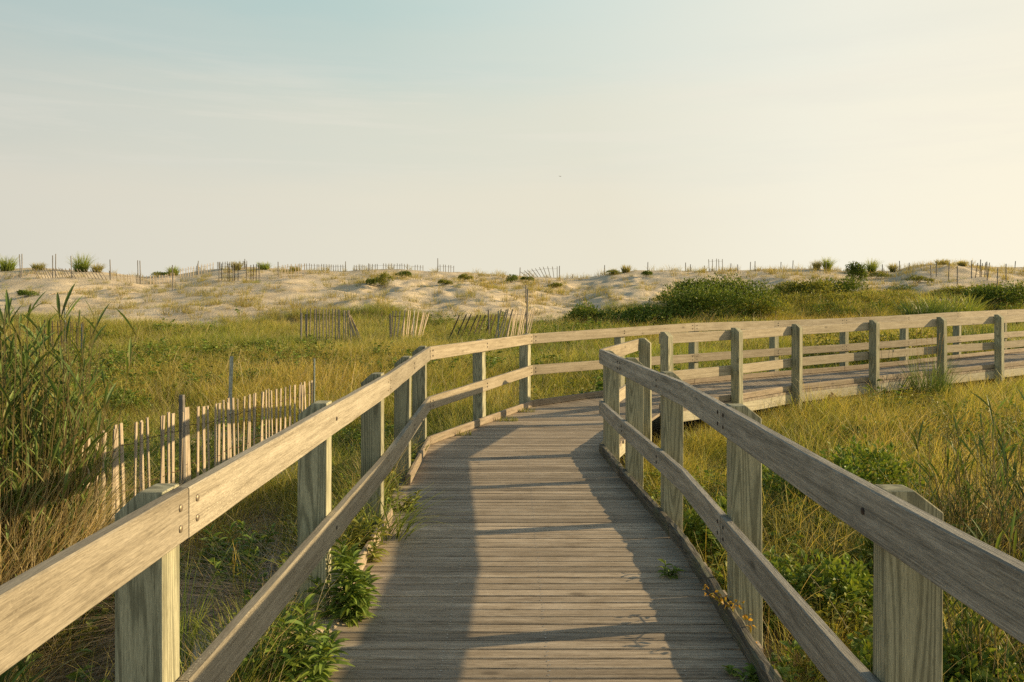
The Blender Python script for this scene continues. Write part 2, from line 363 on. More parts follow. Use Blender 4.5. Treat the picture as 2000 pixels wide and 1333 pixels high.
# ground: sand, with soil and litter where the meadow grows
def ground_mat():
    m, nt, b = bsdf_mat('sand_and_soil')
    g = N(nt, 'ShaderNodeNewGeometry'); P = g.outputs['Position']
    a = N(nt, 'ShaderNodeAttribute', attribute_name='cover')
    n1 = N(nt, 'ShaderNodeTexNoise', i_Scale=.5, i_Detail=8.0, i_Roughness=.65); L(nt, P, n1.inputs[0])
    n2 = N(nt, 'ShaderNodeTexNoise', i_Scale=9.0, i_Detail=6.0, i_Roughness=.7); L(nt, P, n2.inputs[0])
    n3 = N(nt, 'ShaderNodeTexNoise', i_Scale=120.0, i_Detail=2.0); L(nt, P, n3.inputs[0])
    sand = ramp(nt, n1.outputs[0], [(.3, (.62, .505, .34)), (.5, (.77, .645, .455)), (.7, (.83, .71, .52))])
    sand = mixc(nt, mth(nt, 'MULTIPLY', ramp(nt, n2.outputs[0], [(.5, 0.0), (.72, 1.0)]), .55), sand, (.45, .35, .24))
    sand = mixc(nt, .35, sand, mixc(nt, 1.0, sand, ramp(nt, n3.outputs[0], [(.3, .55), (.7, 1.25)]), 'MULTIPLY'))
    soil = ramp(nt, n2.outputs[0], [(.3, (.10, .085, .04)), (.5, (.19, .155, .08)), (.7, (.32, .25, .14))])
    c = mixc(nt, ramp(nt, mth(nt, 'ADD', a.outputs['Fac'], mth(nt, 'MULTIPLY_ADD', n2.outputs[0], .6, -.3)), [(.35, 0.0), (.7, 1.0)]), sand, soil)
    L(nt, c, b.inputs['Base Color']); b.inputs['Roughness'].default_value = .95; b.inputs['Specular IOR Level'].default_value = .1
    h = mth(nt, 'ADD', mth(nt, 'MULTIPLY', n2.outputs[0], 1.0), mth(nt, 'MULTIPLY', n3.outputs[0], .06))
    bp = N(nt, 'ShaderNodeBump', i_Strength=.8, i_Distance=.05); L(nt, h, bp.inputs['Height']); L(nt, bp.outputs[0], b.inputs['Normal'])
    return m
M_GROUND = ground_mat()

def build_ground():
    xs = np.concatenate([np.linspace(-900, -75, 12), np.linspace(-70, -9, 150), np.linspace(-8.8, 8.8, 150), np.linspace(9, 75, 170), np.linspace(80, 900, 12)])
    ys = np.concatenate([np.linspace(-500, -12, 8), np.linspace(-10, 0, 14), np.linspace(.15, 16, 110), np.linspace(16.2, 34, 80), np.linspace(34.2, 68, 190), np.linspace(69, 110, 30), np.linspace(120, 1500, 14)])
    Xg, Yg = np.meshgrid(xs, ys); Z = terrain(Xg, Yg)
    V = np.stack([Xg.ravel(), Yg.ravel(), Z.ravel()], 1)
    ny, nx = Xg.shape; i = np.arange(ny-1)[:, None]*nx+np.arange(nx-1)[None]
    F = np.stack([i, i+1, i+nx+1, i+nx], -1).reshape(-1, 4)
    me = mesh_np('ground', V, F, M_GROUND, smooth=True)
    cov = veg_cover(Xg, Yg).ravel()
    bank = (sstep(-2.6, -1.2, Xg)*sstep(6.5, 3.8, Yg)*sstep(1.5, 0, Xg)).ravel()
    cov = cov*(1-.85*bank)
    for (bx, by, r) in [(-2.9, 9.5, 1.2), (-4.5, 11.5, 1.5), (5.6, 30, 2.5), (17, 26.5, 3.2), (19.5, 28, 3)]:
        cov = cov*(1-.9*np.exp(-((Xg-bx)**2+(Yg-by)**2)/r**2).ravel())
    at_ = me.attributes.new('cover', 'FLOAT', 'POINT'); at_.data.foreach_set('value', cov.astype(np.float32))
    tag(link('ground', me), kind='structure')
build_ground()

# ------------------------------------------------------------------ sweeps and boards
def normals(poly, side):
    """mitred outward vectors; side=+1 left of travel, -1 right"""
    out = []
    seg = [(Vector(b)-Vector(a)).normalized() for a, b in zip(poly[:-1], poly[1:])]
    for i in range(len(poly)):
        s0 = seg[max(i-1, 0)]; s1 = seg[min(i, len(seg)-1)]
        n0 = Vector((-s0.y, s0.x))*side; n1 = Vector((-s1.y, s1.x))*side
        n = (n0+n1).normalized(); out.append(n/max(.3, n.dot(n1)))
    return out
_jr = random.Random(3)
def sweep(name, mat, parent, stations, prof, jit=.0012, step=.22, ragged=0.0):
    """stations: list of (Vector3, outVector2); prof: closed list of (outward, up)"""
    st = []; u = 0.0; us = []
    for k in range(len(stations)-1):
        (p0, o0), (p1, o1) = stations[k], stations[k+1]
        n = max(1, int((p1-p0).length/step))
        for j in range(n):
            t = j/n; st.append((p0.lerp(p1, t), o0.lerp(o1, t))); us.append(u+(p1-p0).length*t)
        u += (p1-p0).length
    st.append(stations[-1]); us.append(u)
    m = len(prof); V = []; UV = []
    per = [0]
    for i in range(m): per.append(per[-1]+math.dist(prof[i], prof[(i+1) % m]))
    for k, (p, o) in enumerate(st):
        ja = _jr.uniform(-jit, jit); jb = _jr.uniform(-jit, jit)
        for i in range(m+1):
            a, b = prof[i % m]
            if ragged and i < m:
                a += _jr.uniform(-ragged, ragged); b += _jr.uniform(-ragged, ragged)*(1 if b > -.04 else .2)
            if i == m: V.append(V[len(V)-m]); UV.append((us[k], per[m])); continue
            V.append((p.x+o.x*(a+ja), p.y+o.y*(a+ja), p.z+b+jb)); UV.append((us[k], per[i]))
    F = []
    for k in range(len(st)-1):
        for i in range(m):
            a = k*(m+1)+i; F.append((a, a+1, a+m+2, a+m+1))
    base = len(V)
    for e, k in ((0, 0), (1, len(st)-1)):
        for i in range(m): V.append(V[k*(m+1)+i]); UV.append((us[k]+prof[i][1], prof[i][0]*1.0))
    Fc = [tuple(base+i for i in range(m-1, -1, -1)) if True else 0, tuple(base+m+i for i in range(m))]
    V = np.array(V); ctr = V.mean(0) if parent is None else np.zeros(3)
    me = mesh_np(name, V, [np.array(F), np.array(Fc)], mat, uv=UV)
    bm = bmesh.new(); bm.from_mesh(me); bmesh.ops.recalc_face_normals(bm, faces=bm.faces); bm.to_mesh(me); bm.free()
    return link(name, me, parent)
def rect(t, h, c=.004):
    return [(c, 0), (t-c, 0), (t, -c), (t, -h+c), (t-c, -h), (c, -h), (0, -h+c), (0, -c)]

def interp_nodes(poly, outs, z, a, b, gap=.003, a0=0.0):
    """board stations between path parameters a and b (floats over node index)"""
    ks = [a]+[k for k in range(math.floor(a)+1, math.ceil(b))]+[b]
    res = []
    for k in ks:
        i = min(int(math.floor(k)), len(poly)-2); t = k-i
        p = Vector(poly[i]).lerp(Vector(poly[i+1]), t); o = outs[i].lerp(outs[i+1], t); zz = z[i]*(1-t)+z[i+1]*t
        if 0 < t < 1: # inside a segment: straight normal
            s = (Vector(poly[i+1])-Vector(poly[i])).normalized(); sd = 1 if outs[i].dot(Vector((-s.y, s.x))) > 0 else -1
            o = Vector((-s.y, s.x))*sd
        res.append([Vector((p.x, p.y, zz)), o])
    d0 = (res[1][0]-res[0][0]).normalized(); d1 = (res[-2][0]-res[-1][0]).normalized()
    res[0][0] = res[0][0]+d0*gap; res[-1][0] = res[-1][0]+d1*gap
    return [(p, o) for p, o in res]

# bolt head shared mesh: domed disc facing -Y
def bolt_mesh(mat, r=.0105):
    bm = bmesh.new(); bmesh.ops.create_uvsphere(bm, u_segments=12, v_segments=6, radius=r)
    for v in bm.verts: v.co.z *= .32
    bmesh.ops.delete(bm, geom=[v for v in bm.verts if v.co.z < -.0005], context='VERTS')
    me = bpy.data.meshes.new('bolt'); bm.to_mesh(me); bm.free(); me.materials.append(mat)
    for p in me.polygons: p.use_smooth = True
    return me
BOLT = bolt_mesh(M_BOLT); BOLT_R = bolt_mesh(M_RUST)
def add_bolt(parent, pos, out, mesh):
    o = link('bolt', mesh, parent)
    o.location = pos; o.rotation_euler = Vector((-out.x, -out.y, 0)).to_track_quat('Z', 'Y').to_euler()

def path_pt(poly, z, k):
    i = min(int(math.floor(k)), len(poly)-2); t = k-i
    p = Vector(poly[i]).lerp(Vector(poly[i+1]), t)
    return Vector((p.x, p.y, z[i]*(1-t)+z[i+1]*t))
def seg_out(poly, k, side):
    i = min(int(math.floor(k)), len(poly)-2)
    s = (Vector(poly[i+1])-Vector(poly[i])).normalized()
    return Vector((-s.y, s.x))*side, s

def post(parent, pos, out, along, w, t, ztop, zbot, drop=.06, mat=None, name='post', flat=.5):
    """pos: inner face centre at ground plan; width w outwards, thickness t along"""
    bm = bmesh.new()
    prof = [(0, zbot), (w, zbot), (w, ztop-drop), (w*flat, ztop), (0, ztop)]
    A = [bm.verts.new((a, -t/2, z)) for a, z in prof]; B = [bm.verts.new((a, t/2, z)) for a, z in prof]
    bm.faces.new(A); bm.faces.new(B[::-1])
    n = len(prof)
    for i in range(n): bm.faces.new((A[i], A[(i+1) % n], B[(i+1) % n], B[i]))
    bmesh.ops.recalc_face_normals(bm, faces=bm.faces)
    bmesh.ops.bevel(bm, geom=bm.edges[:], offset=.003, segments=1, affect='EDGES', profile=.5)
    uvl = bm.loops.layers.uv.new('UVMap')
    for f in bm.faces:
        nn = f.normal
        for l in f.loops:
            c = l.vert.co
            if abs(nn.z) > .6: l[uvl].uv = (c.x*3, c.y*1.0+5)
            elif abs(nn.y) > abs(nn.x): l[uvl].uv = (c.z, c.x+(0 if nn.y < 0 else 2))
            else: l[uvl].uv = (c.z, c.y+4*(1 if nn.x > 0 else 2))
    me = bpy.data.meshes.new(name); bm.to_mesh(me); bm.free(); me.materials.append(mat or M_POST)
    o = link(name, me, parent)
    o.location = (pos.x, pos.y, 0); o.rotation_euler = (_jr.uniform(-.006, .006), _jr.uniform(-.006, .006), math.atan2(out.y, out.x))
    return o

def railing(name, label, poly, side, ztop, zmid, top_breaks, mid_breaks, posts, mats, bolt_at, start=0):
    root = empty(name, (poly[0][0], poly[0][1], 0)); tag(root, label, 'railing')
    inv = Vector((-poly[0][0], -poly[0][1], 0))
    outs = normals(poly, side)
    def fix(o): o.location = Vector(o.location)+inv; return o
    for nm, zz, br in (('top_rail', ztop, top_breaks), ('middle_rail', zmid, mid_breaks)):
        for a, b in zip(br[:-1], br[1:]):
            dz = _jr.uniform(-.004, .004)
            st = interp_nodes(poly, outs, zz, a, b)
            mat = mats(a)
            ob = fix(sweep(nm, mat, root, st, rect(RT, RH if nm == 'top_rail' else RH*.98)))
            for k in (a, b):
                if k not in bolt_at and round(k, 3) not in bolt_at: continue
                e = .055 if k == a else -.055
                o_, s_ = seg_out(poly, k if k == a else max(0, k-1e-4), side)
                p = path_pt(poly, zz, k)
                for dz_ in (.042, .098):
                    q = Vector((p.x+s_.x*e-o_.x*.001, p.y+s_.y*e-o_.y*.001, p.z-dz_))
                    add_bolt(ob, q, o_, BOLT if k < 4 and side > 0 else BOLT_R)
            # single bolts where a post crosses mid board
            for pk, *_ in posts:
                if a+.12 < pk < b-.12:
                    o_, s_ = seg_out(poly, pk, side); p = path_pt(poly, zz, pk)
                    for dz_ in ((.05, .09) if pk > 3 else (.07,)):
                        add_bolt(ob, Vector((p.x-o_.x*.001, p.y-o_.y*.001, p.z-dz_)), o_, BOLT_R)
    for pk, w_, t_, dtop in posts:
        o_, s_ = seg_out(poly, pk, side); p = path_pt(poly, ztop, pk)
        q = Vector((p.x+o_.x*(RT+.002), p.y+o_.y*(RT+.002)))
        fix(post(root, q, o_, s_, w_, t_, p.z+dtop, tz(q.x, q.y)-.35))
    return root

railing('timber_railing', 'long sunlit outer timber railing from the bottom left corner round to the right edge', LEFT, 1, LRAIL, LMID,
        [0, 2, 3, 4, 5, 7, 9, 11, 13, 14], [0, 2.0, 3, 4, 5, 7, 9, 11, 13, 14],
        [(.72, .14, .10, .005), (1.98, .13, .105, .004), (2.53, .14, .10, .012), (2.985, .135, .11, .012), (3.5, .13, .14, .01), (3.97, .135, .14, .012), (4.48, .13, .10, .004),
         (4.985, .13, .12, .004), (6.06, .14, .10, -.02), (7.04, .14, .10, -.02), (8.06, .14, .10, -.02), (9.06, .14, .10, -.02), (10.06, .14, .10, -.02), (11.05, .14, .1, -.02), (12, .14, .1, -.02), (13, .14, .1, -.02), (13.97, .14, .1, -.02)],
        lambda k: M_RAIL_B if k < 2 else M_RAIL if k < 4 else M_RAIL_F, (2, 3, 4, 5, 7, 9, 11, 13))
railing('timber_railing', 'shaded grey timber railing from the bottom right corner to the inside bend of the walkway', RIGHT, -1, RRAIL, RMID,
        [0, 3, 5.02, 6, 7], [0, 3.0, 4.45, 6, 7],
        [(.78, .17, .1, .0), (1.814, .158, .075, -.003), (2.987, .145, .09, .004), (4.32, .135, .09, .006), (4.945, .138, .09, .006), (5.93, .14, .13, -.01), (6.95, .14, .09, .01)],
        lambda k: M_RAIL_R if k < 6 else M_RAIL_F, (3, 5.02, 6))
railing('timber_railing', 'sunlit inner timber railing of the far walkway, its rails fixed behind peaked posts', FAR, -1, FRAIL, FMID,
        [0, 2, 4, 6, 8], [0, 2, 4, 6, 8],
        [(.02, .14, .10, .025), (.93, .14, .10, .04), (1.93, .14, .10, .04), (2.93, .14, .10, .04), (3.93, .14, .10, .04), (4.93, .14, .10, .04), (5.93, .14, .1, .04), (7, .14, .1, .04), (7.97, .14, .1, .04)],
        lambda k: M_RAIL_F, ())

# ------------------------------------------------------------------ boardwalk: deck planks, kerbs, rim joists
def build_boardwalk():
    root = empty('boardwalk', (0, 0, 0))
    tag(root, 'grey plank boardwalk curving right between the railings', 'boardwalk')
    rg = random.Random(11)
    V, F, UV, MI, TONE = [], [], [], [], []
    def slab(c, zt, th=.036, tone=1.0, mi=0, ulen=None):
        """c: four plan corners (x,y[,z]) left-near,right-near,right-far,left-far"""
        b = len(V); u0 = rg.random()*50; v0 = rg.random()*50
        lng = math.dist(c[0][:2], c[1][:2]); wid = math.dist(c[0][:2], c[3][:2])
        e = .0035
        # top inset for eased edge
        def pt(i, z, ins=0.0):
            x, y = c[i][:2]
            if ins:
                cy = (c[0][1]+c[1][1]+c[2][1]+c[3][1])/4; j = 3-i
                q = c[j]; x += (q[0]-x)*ins/max(wid, .01); y += (q[1]-y)*ins/max(wid, .01)
            return (x, y, z)
        zs = [k[2] if len(k) > 2 else zt for k in c]
        top = [pt(i, zs[i], e) for i in range(4)]; mid = [pt(i, zs[i]-e) for i in range(4)]; bot = [pt(i, zs[i]-th) for i in range(4)]
        tu = [(u0, v0+e), (u0+lng, v0+e), (u0+lng, v0+wid-e), (u0, v0+wid-e)]
        mu = [(u0, v0), (u0+lng, v0), (u0+lng, v0+wid), (u0, v0+wid)]
        bu = [(u0, v0-th), (u0+lng, v0-th), (u0+lng, v0+wid+th), (u0, v0+wid+th)]
        V.extend(top+mid+bot); UV.extend(tu+mu+bu); TONE.extend([tone]*12)
        F.append((b, b+1, b+2, b+3)); MI.append(mi)
        for k in (0, 4):
            for i in range(4):
                j = (i+1) % 4; F.append((b+k+i, b+k+4+i, b+k+4+j, b+k+j)); MI.append(mi)
    def nail(x, y, z):
        b = len(V); r = .0042
        for a in range(6):
            V.append((x+r*math.cos(a*math.pi/3), y+r*math.sin(a*math.pi/3), z+.0012)); UV.append((0, 0)); TONE.append(1.0)
        F6.append(tuple(range(b, b+6)))
    F6 = []
    lx = lambda y: np.interp(y, [p[1] for p in LEFT[:6]], [p[0] for p in LEFT[:6]])-.10
    def rx(y):
        if y <= 10.0: return float(np.interp(y, [p[1] for p in RIGHT], [p[0] for p in RIGHT]))+.10
        return 1.68+(.296-.12-1.68)*(y-10.0)/(11.35-10.0)
    pitch = .0897; y = -1.5
    while y < 11.30:
        w_ = pitch-rg.uniform(.008, .013)
        y1 = y+w_
        jl, jr = rg.uniform(-.015, .015), rg.uniform(-.012, .012)
        z = rg.uniform(-.001, .001); tl, tr = rg.uniform(-.001, .001), rg.uniform(-.001, .001)
        xl0, xl1, xr0, xr1 = lx(y)+jl, lx(y1)+jl, rx(y)+jr, rx(y1)+jr
        if xr1-xl1 < .05: break
        tone = rg.choice([.72, .85, .92, 1.0, 1.04, 1.1, 1.2])*rg.uniform(.94, 1.06)
        slab([(xl0, y, z+tl), (xr0, y, z+tr), (xr1, y1, z+tr), (xl1, y1, z+tl)], 0, tone=tone)
        for nx_ in (-.62+.0, -.30, .155, .72):
            if y > 1.5 and xl0 < nx_ < xr0 and y < 8.0:
                for ny in (.25, .75):
                    if rg.random() < .85: nail(nx_+rg.uniform(-.006, .006), y+w_*ny, max(z+tl, z+tr)*.5+.001)
        y += pitch
    # far part: planks across, fanned slightly with the bends
    Lp = [(.17, 11.35)]+LEFT[6:]; Rp = [(1.68, 9.99)]+FAR[1:]
    lo = normals(LEFT, 1); ro = normals(FAR, -1)
    Lq = [Vector((.20, 11.33, .0))]+[Vector((LEFT[i][0]+lo[i].x*.06, LEFT[i][1]+lo[i].y*.06, LRAIL[i]-1.03)) for i in range(6, 15)]
    Rq = [Vector((1.70, 9.99, .0)), Vector((FAR[0][0]+ro[0].x*.06, FAR[0][1]+ro[0].y*.06, .02))]+[Vector((FAR[i][0]+ro[i].x*.06, FAR[i][1]+ro[i].y*.06, FRAIL[i]-1.03)) for i in range(1, 9)]
    nseg = min(len(Lq), len(Rq))-1
    for s in range(nseg):
        a0, a1, b0, b1 = Lq[s], Lq[s+1], Rq[s], Rq[s+1]
        ln = ((a1-a0).length+(b1-b0).length)/2; n = max(1, int(ln/.092))
        for i in range(n):
            t0 = i/n; t1 = (i+1)/n-.0035/ln*1.0
            z = rg.uniform(-.0008, .0008)
            p = [a0.lerp(a1, t0), b0.lerp(b1, t0), b0.lerp(b1, t1), a0.lerp(a1, t1)]
            slab([(q.x, q.y, q.z+z+.0) for q in p], 0, tone=rg.uniform(.72, .95))
    me = mesh_np('deck', V, [np.array(F), np.array(F6)], [M_DECK, M_NAIL], uv=UV, matidx=MI+[1]*len(F6))
    at_ = me.attributes.new('tone', 'FLOAT', 'POINT'); at_.data.foreach_set('value', np.array(TONE, dtype=np.float32))
    bm = bmesh.new(); bm.from_mesh(me); bmesh.ops.recalc_face_normals(bm, faces=bm.faces); bm.to_mesh(me); bm.free()
    link('deck', me, root)
    # kerb boards on the plank ends
    KH = .088
    def kerbs(poly, side, zz, breaks, mat, t=.085, rag=.0015, lift=0.0):
        outs = normals(poly, side)
        for a, b in zip(breaks[:-1], breaks[1:]):
            st = interp_nodes(poly, outs, [z-1.03+KH+.003 for z in zz], a, b, gap=.006)
            sweep('kerb_board', mat, root, st, rect(t, KH, .008), jit=.0006, step=.12 if rag < .002 else .06, ragged=rag)
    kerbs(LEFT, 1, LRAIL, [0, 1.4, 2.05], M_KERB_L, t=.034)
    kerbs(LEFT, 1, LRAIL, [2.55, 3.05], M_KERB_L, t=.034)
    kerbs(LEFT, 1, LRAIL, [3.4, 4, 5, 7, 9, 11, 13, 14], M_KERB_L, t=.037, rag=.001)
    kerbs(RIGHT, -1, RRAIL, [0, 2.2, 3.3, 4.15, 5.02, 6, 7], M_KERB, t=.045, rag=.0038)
    kerbs(FAR, -1, FRAIL, [0, .9, 1.0, 1.93, 2.0, 3, 4, 5, 6, 8], M_KERB_L, t=.037, rag=.0015)
    # rim joists under the plank ends
    for poly, side, zz, a, b in ((LEFT, 1, LRAIL, 0, 4), (LEFT, 1, LRAIL, 4, 14), (RIGHT, -1, RRAIL, 0, 7), (FAR, -1, FRAIL, 0, 8)):
        outs = normals(poly, side)
        zt = [z-1.03-.040 for z in zz]
        cuts = list(range(a, b+1))
        for c0, c1 in zip(cuts[:-1], cuts[1:]):
            st = interp_nodes(poly, outs, zt, c0, c1, gap=.001)
            st = [(Vector((p.x+o.x*.018, p.y+o.y*.018, p.z)), o) for p, o in st]
            sweep('rim_joist', M_JOIST, root, st, rect(.04, .15, .003))
    return root
build_boardwalk()

def sand_drift():
    xs = np.linspace(-1.45, -.50, 60); ys = np.linspace(1.6, 6.6, 200); Xg, Yg = np.meshgrid(xs, ys)
    edge = -.80+(fbm(Xg*0, Yg, 1.3, 3, 131)-.5)*.42+.08*sstep(3.6, 2.6, Yg)
    h = .030*sstep(.0, .22, edge-Xg)+(fbm(Xg, Yg, 6, 3, 133)-.5)*.022-.008
    h = h*sstep(1.6, 2.2, Yg)-.08*sstep(5.0, 6.4, Yg)
    h = np.where(Xg < -.98, np.minimum(h, .03)-.30*sstep(-1.12, -1.45, Xg), h)
    V = np.stack([Xg.ravel(), Yg.ravel(), h.ravel()], 1); ny, nx = Xg.shape; i = np.arange(ny-1)[:, None]*nx+np.arange(nx-1)[None]
    me = mesh_np('sand_drift', V, np.stack([i, i+1, i+nx+1, i+nx], -1).reshape(-1, 4), M_GROUND, smooth=True)
    tag(link('sand_drift', me), 'pale sand blown over the left ends of the planks', 'sand', kind='stuff')
sand_drift()

# ------------------------------------------------------------------ plant geometry
def blades(rng, n, Rad, h0, h1, w0, bend=(.2, .9), wind=(.25, 0.0), segs=4, jitter_dir=1.0, tipw=.06, droop=.35, ell=(1, 1), root=None):
    ang = rng.rand(n)*2*np.pi; rr = np.sqrt(rng.rand(n))*Rad
    if root is None: root = np.stack([rr*np.cos(ang)*ell[0], rr*np.sin(ang)*ell[1], np.zeros(n)], 1)
    h = h0+(h1-h0)*rng.rand(n)**1.3
    la = ang+rng.randn(n)*1.2*jitter_dir
    lean = np.stack([np.cos(la), np.sin(la)], 1)*(bend[0]+(bend[1]-bend[0])*rng.rand(n))[:, None]
    lean = lean+np.array(wind)[None]*rng.rand(n)[:, None]*1.6
    b = np.hypot(lean[:, 0], lean[:, 1])
    fa = rng.rand(n)*np.pi
    s = np.linspace(0, 1, segs+1)
    P = np.zeros((n, segs+1, 3))
    P[:, :, 0] = root[:, None, 0]+lean[:, None, 0]*h[:, None]*(.25*s+.75*s**2)[None]
    P[:, :, 1] = root[:, None, 1]+lean[:, None, 1]*h[:, None]*(.25*s+.75*s**2)[None]
    P[:, :, 2] = root[:, None, 2]+h[:, None]*(s[None]-np.clip(droop*b, 0, .62)[:, None]*s[None]**2.2)
    wv = np.stack([np.cos(fa), np.sin(fa), np.zeros(n)], 1)
    ww = w0*(.7+.6*rng.rand(n))[:, None]*np.interp(s, [0, .35, .8, 1], [.75, 1, .6, tipw])[None]
    A = P+wv[:, None]*ww[..., None]*.5; B = P-wv[:, None]*ww[..., None]*.5
    V = np.stack([A, B], 2).reshape(-1, 3)
    i = (np.arange(n)*(segs+1)*2)[:, None]+(np.arange(segs)*2)[None]
    F = np.stack([i, i+1, i+3, i+2], -1).reshape(-1, 4)
    r = rng.rand(n)
    UV = np.stack([np.broadcast_to(s[None, :, None], (n, segs+1, 2)), np.broadcast_to(r[:, None, None], (n, segs+1, 2))], -1).reshape(-1, 2)
    return V, F, UV, P, h
def leaves(rng, C, D, Ln, Wd, up=.3, segs=1, arch=0.3):
    """C (n,3) leaf bases, D (n,3) unit directions; folded lance shapes"""
    n = len(C); D = D/np.linalg.norm(D, axis=1, keepdims=True)
    t = rng.randn(n, 3); side = np.cross(D, np.array([0, 0, 1.0])[None]+t*up); side /= np.linalg.norm(side, axis=1, keepdims=True)+1e-9
    nrm = np.cross(side, D)
    Lr = Ln*(.7+.6*rng.rand(n)); Wr = Wd*(.7+.6*rng.rand(n))
    if segs == 1:
        a = C; m1 = C+D*(Lr*.45)[:, None]+side*(Wr*.5)[:, None]+nrm*(Wr*.18)[:, None]
        m2 = C+D*(Lr*.45)[:, None]-side*(Wr*.5)[:, None]+nrm*(Wr*.18)[:, None]; tip = C+D*Lr[:, None]-nrm*(Lr*arch*.3)[:, None]
        V = np.stack([a, m1, tip, m2], 1).reshape(-1, 3)
        i = np.arange(n)*4; F = np.concatenate([np.stack([i, i+1, i+2], 1), np.stack([i, i+2, i+3], 1)])
        uu = np.array([0, .5, 1, .5]); r = rng.rand(n)
        UV = np.stack([np.broadcast_to(uu[None], (n, 4)), np.broadcast_to(r[:, None], (n, 4))], -1).reshape(-1, 2)
        return V, F, UV
    s = np.linspace(0, 1, segs+1); prof = np.sin(np.pi*np.clip(s*.92+.06, 0, 1))**.8
    P = C[:, None]+D[:, None]*(Lr[:, None]*s[None])[..., None]-np.array([0, 0, 1.0])*(Lr[:, None]*arch*s[None]**2)[..., None]
    A = P+side[:, None]*(Wr[:, None]*.5*prof[None])[..., None]+nrm[:, None]*(Wr[:, None]*.2*prof[None])[..., None]
    B = P-side[:, None]*(Wr[:, None]*.5*prof[None])[..., None]+nrm[:, None]*(Wr[:, None]*.2*prof[None])[..., None]
    V = np.stack([A, P, B], 2).reshape(-1, 3); k = segs+1
    i = (np.arange(n)*k*3)[:, None]+(np.arange(segs)*3)[None]
    F = np.concatenate([np.stack([i, i+1, i+4, i+3], -1).reshape(-1, 4), np.stack([i+1, i+2, i+5, i+4], -1).reshape(-1, 4)])
    r = rng.rand(n)
    UV = np.stack([np.broadcast_to(s[None, :, None], (n, k, 3)), np.broadcast_to(r[:, None, None], (n, k, 3))], -1).reshape(-1, 2)
    return V, F, UV
def merge(parts):
    Vs, Fs, Us, o = [], [], [], 0
    for V, F, U in parts:
        Vs.append(V); Fs.append(np.asarray(F)+o); Us.append(U); o += len(V)
    return np.concatenate(Vs), Fs, np.concatenate(Us)
def tube(pts, r0, r1, seg=5):
    pts = [Vector(p) for p in pts]; V = []; F = []; U = []
    for k, p in enumerate(pts):
        t = k/(len(pts)-1); d = (pts[min(k+1, len(pts)-1)]-pts[max(k-1, 0)]).normalized()
        a = d.cross(Vector((.3, .9, .1))).normalized(); b = d.cross(a); r = r0+(r1-r0)*t
        for i in range(seg):
            q = p+a*(r*math.cos(2*math.pi*i/seg))+b*(r*math.sin(2*math.pi*i/seg)); V.append(tuple(q)); U.append((t, i/seg))
    for k in range(len(pts)-1):
        for i in range(seg): F.append((k*seg+i, k*seg+(i+1) % seg, (k+1)*seg+(i+1) % seg, (k+1)*seg+i))
    return np.array(V), np.array(F), np.array(U)

# ------------------------------------------------------------------ scattered cover ("stuff"): points carry size, turn, tint
LIB = bpy.data.collections.new('plant_library')       # never linked into the scene
def scatter(name, label, cat, protos, P, rz, sc_, idx, tint, tilt=None):
    coll = bpy.data.collections.new(name+'_source'); 
    for k, me in enumerate(protos):
        o = bpy.data.objects.new('%s_%d' % (name, k), me); coll.objects.link(o)
    me = bpy.data.meshes.new(name); me.vertices.add(len(P)); me.vertices.foreach_set('co', np.asarray(P, dtype=np.float32).ravel())
    n = len(P)
    for nm, v in (('size', sc_), ('tint', tint)):
        a = me.attributes.new(nm, 'FLOAT', 'POINT'); a.data.foreach_set('value', np.asarray(v, dtype=np.float32))
    a = me.attributes.new('pick', 'INT', 'POINT'); a.data.foreach_set('value', np.asarray(idx, dtype=np.int32))
    rot = np.zeros((n, 3), dtype=np.float32); rot[:, 2] = rz
    if tilt is not None: rot[:, :2] = tilt
    a = me.attributes.new('turn', 'FLOAT_VECTOR', 'POINT'); a.data.foreach_set('vector', rot.ravel())
    ob = link(name, me); tag(ob, label, cat, kind='stuff')
    ng = bpy.data.node_groups.new(name+'_nodes', 'GeometryNodeTree')
    ng.interface.new_socket('Geometry', in_out='INPUT', socket_type='NodeSocketGeometry')
    ng.interface.new_socket('Geometry', in_out='OUTPUT', socket_type='NodeSocketGeometry')
    gi = ng.nodes.new('NodeGroupInput'); go = ng.nodes.new('NodeGroupOutput')
    ci = ng.nodes.new('GeometryNodeCollectionInfo'); ci.inputs['Collection'].default_value = coll
    ci.inputs['Separate Children'].default_value = True; ci.inputs['Reset Children'].default_value = True
    ip = ng.nodes.new('GeometryNodeInstanceOnPoints'); ip.inputs['Pick Instance'].default_value = True
    def attr(nm, ty):
        q = ng.nodes.new('GeometryNodeInputNamedAttribute'); q.data_type = ty; q.inputs['Name'].default_value = nm
        return [s for s in q.outputs if s.enabled and s.name == 'Attribute'][0]
    ng.links.new(gi.outputs[0], ip.inputs['Points']); ng.links.new(ci.outputs[0], ip.inputs['Instance'])
    ng.links.new(attr('pick', 'INT'), ip.inputs['Instance Index'])
    e2r = ng.nodes.new('FunctionNodeEulerToRotation'); ng.links.new(attr('turn', 'FLOAT_VECTOR'), e2r.inputs[0])
    ng.links.new(e2r.outputs[0], ip.inputs['Rotation']); ng.links.new(attr('size', 'FLOAT'), ip.inputs['Scale'])
    ng.links.new(ip.outputs[0], go.inputs[0])
    mod = ob.modifiers.new('scatter', 'NODES'); mod.node_group = ng
    return ob

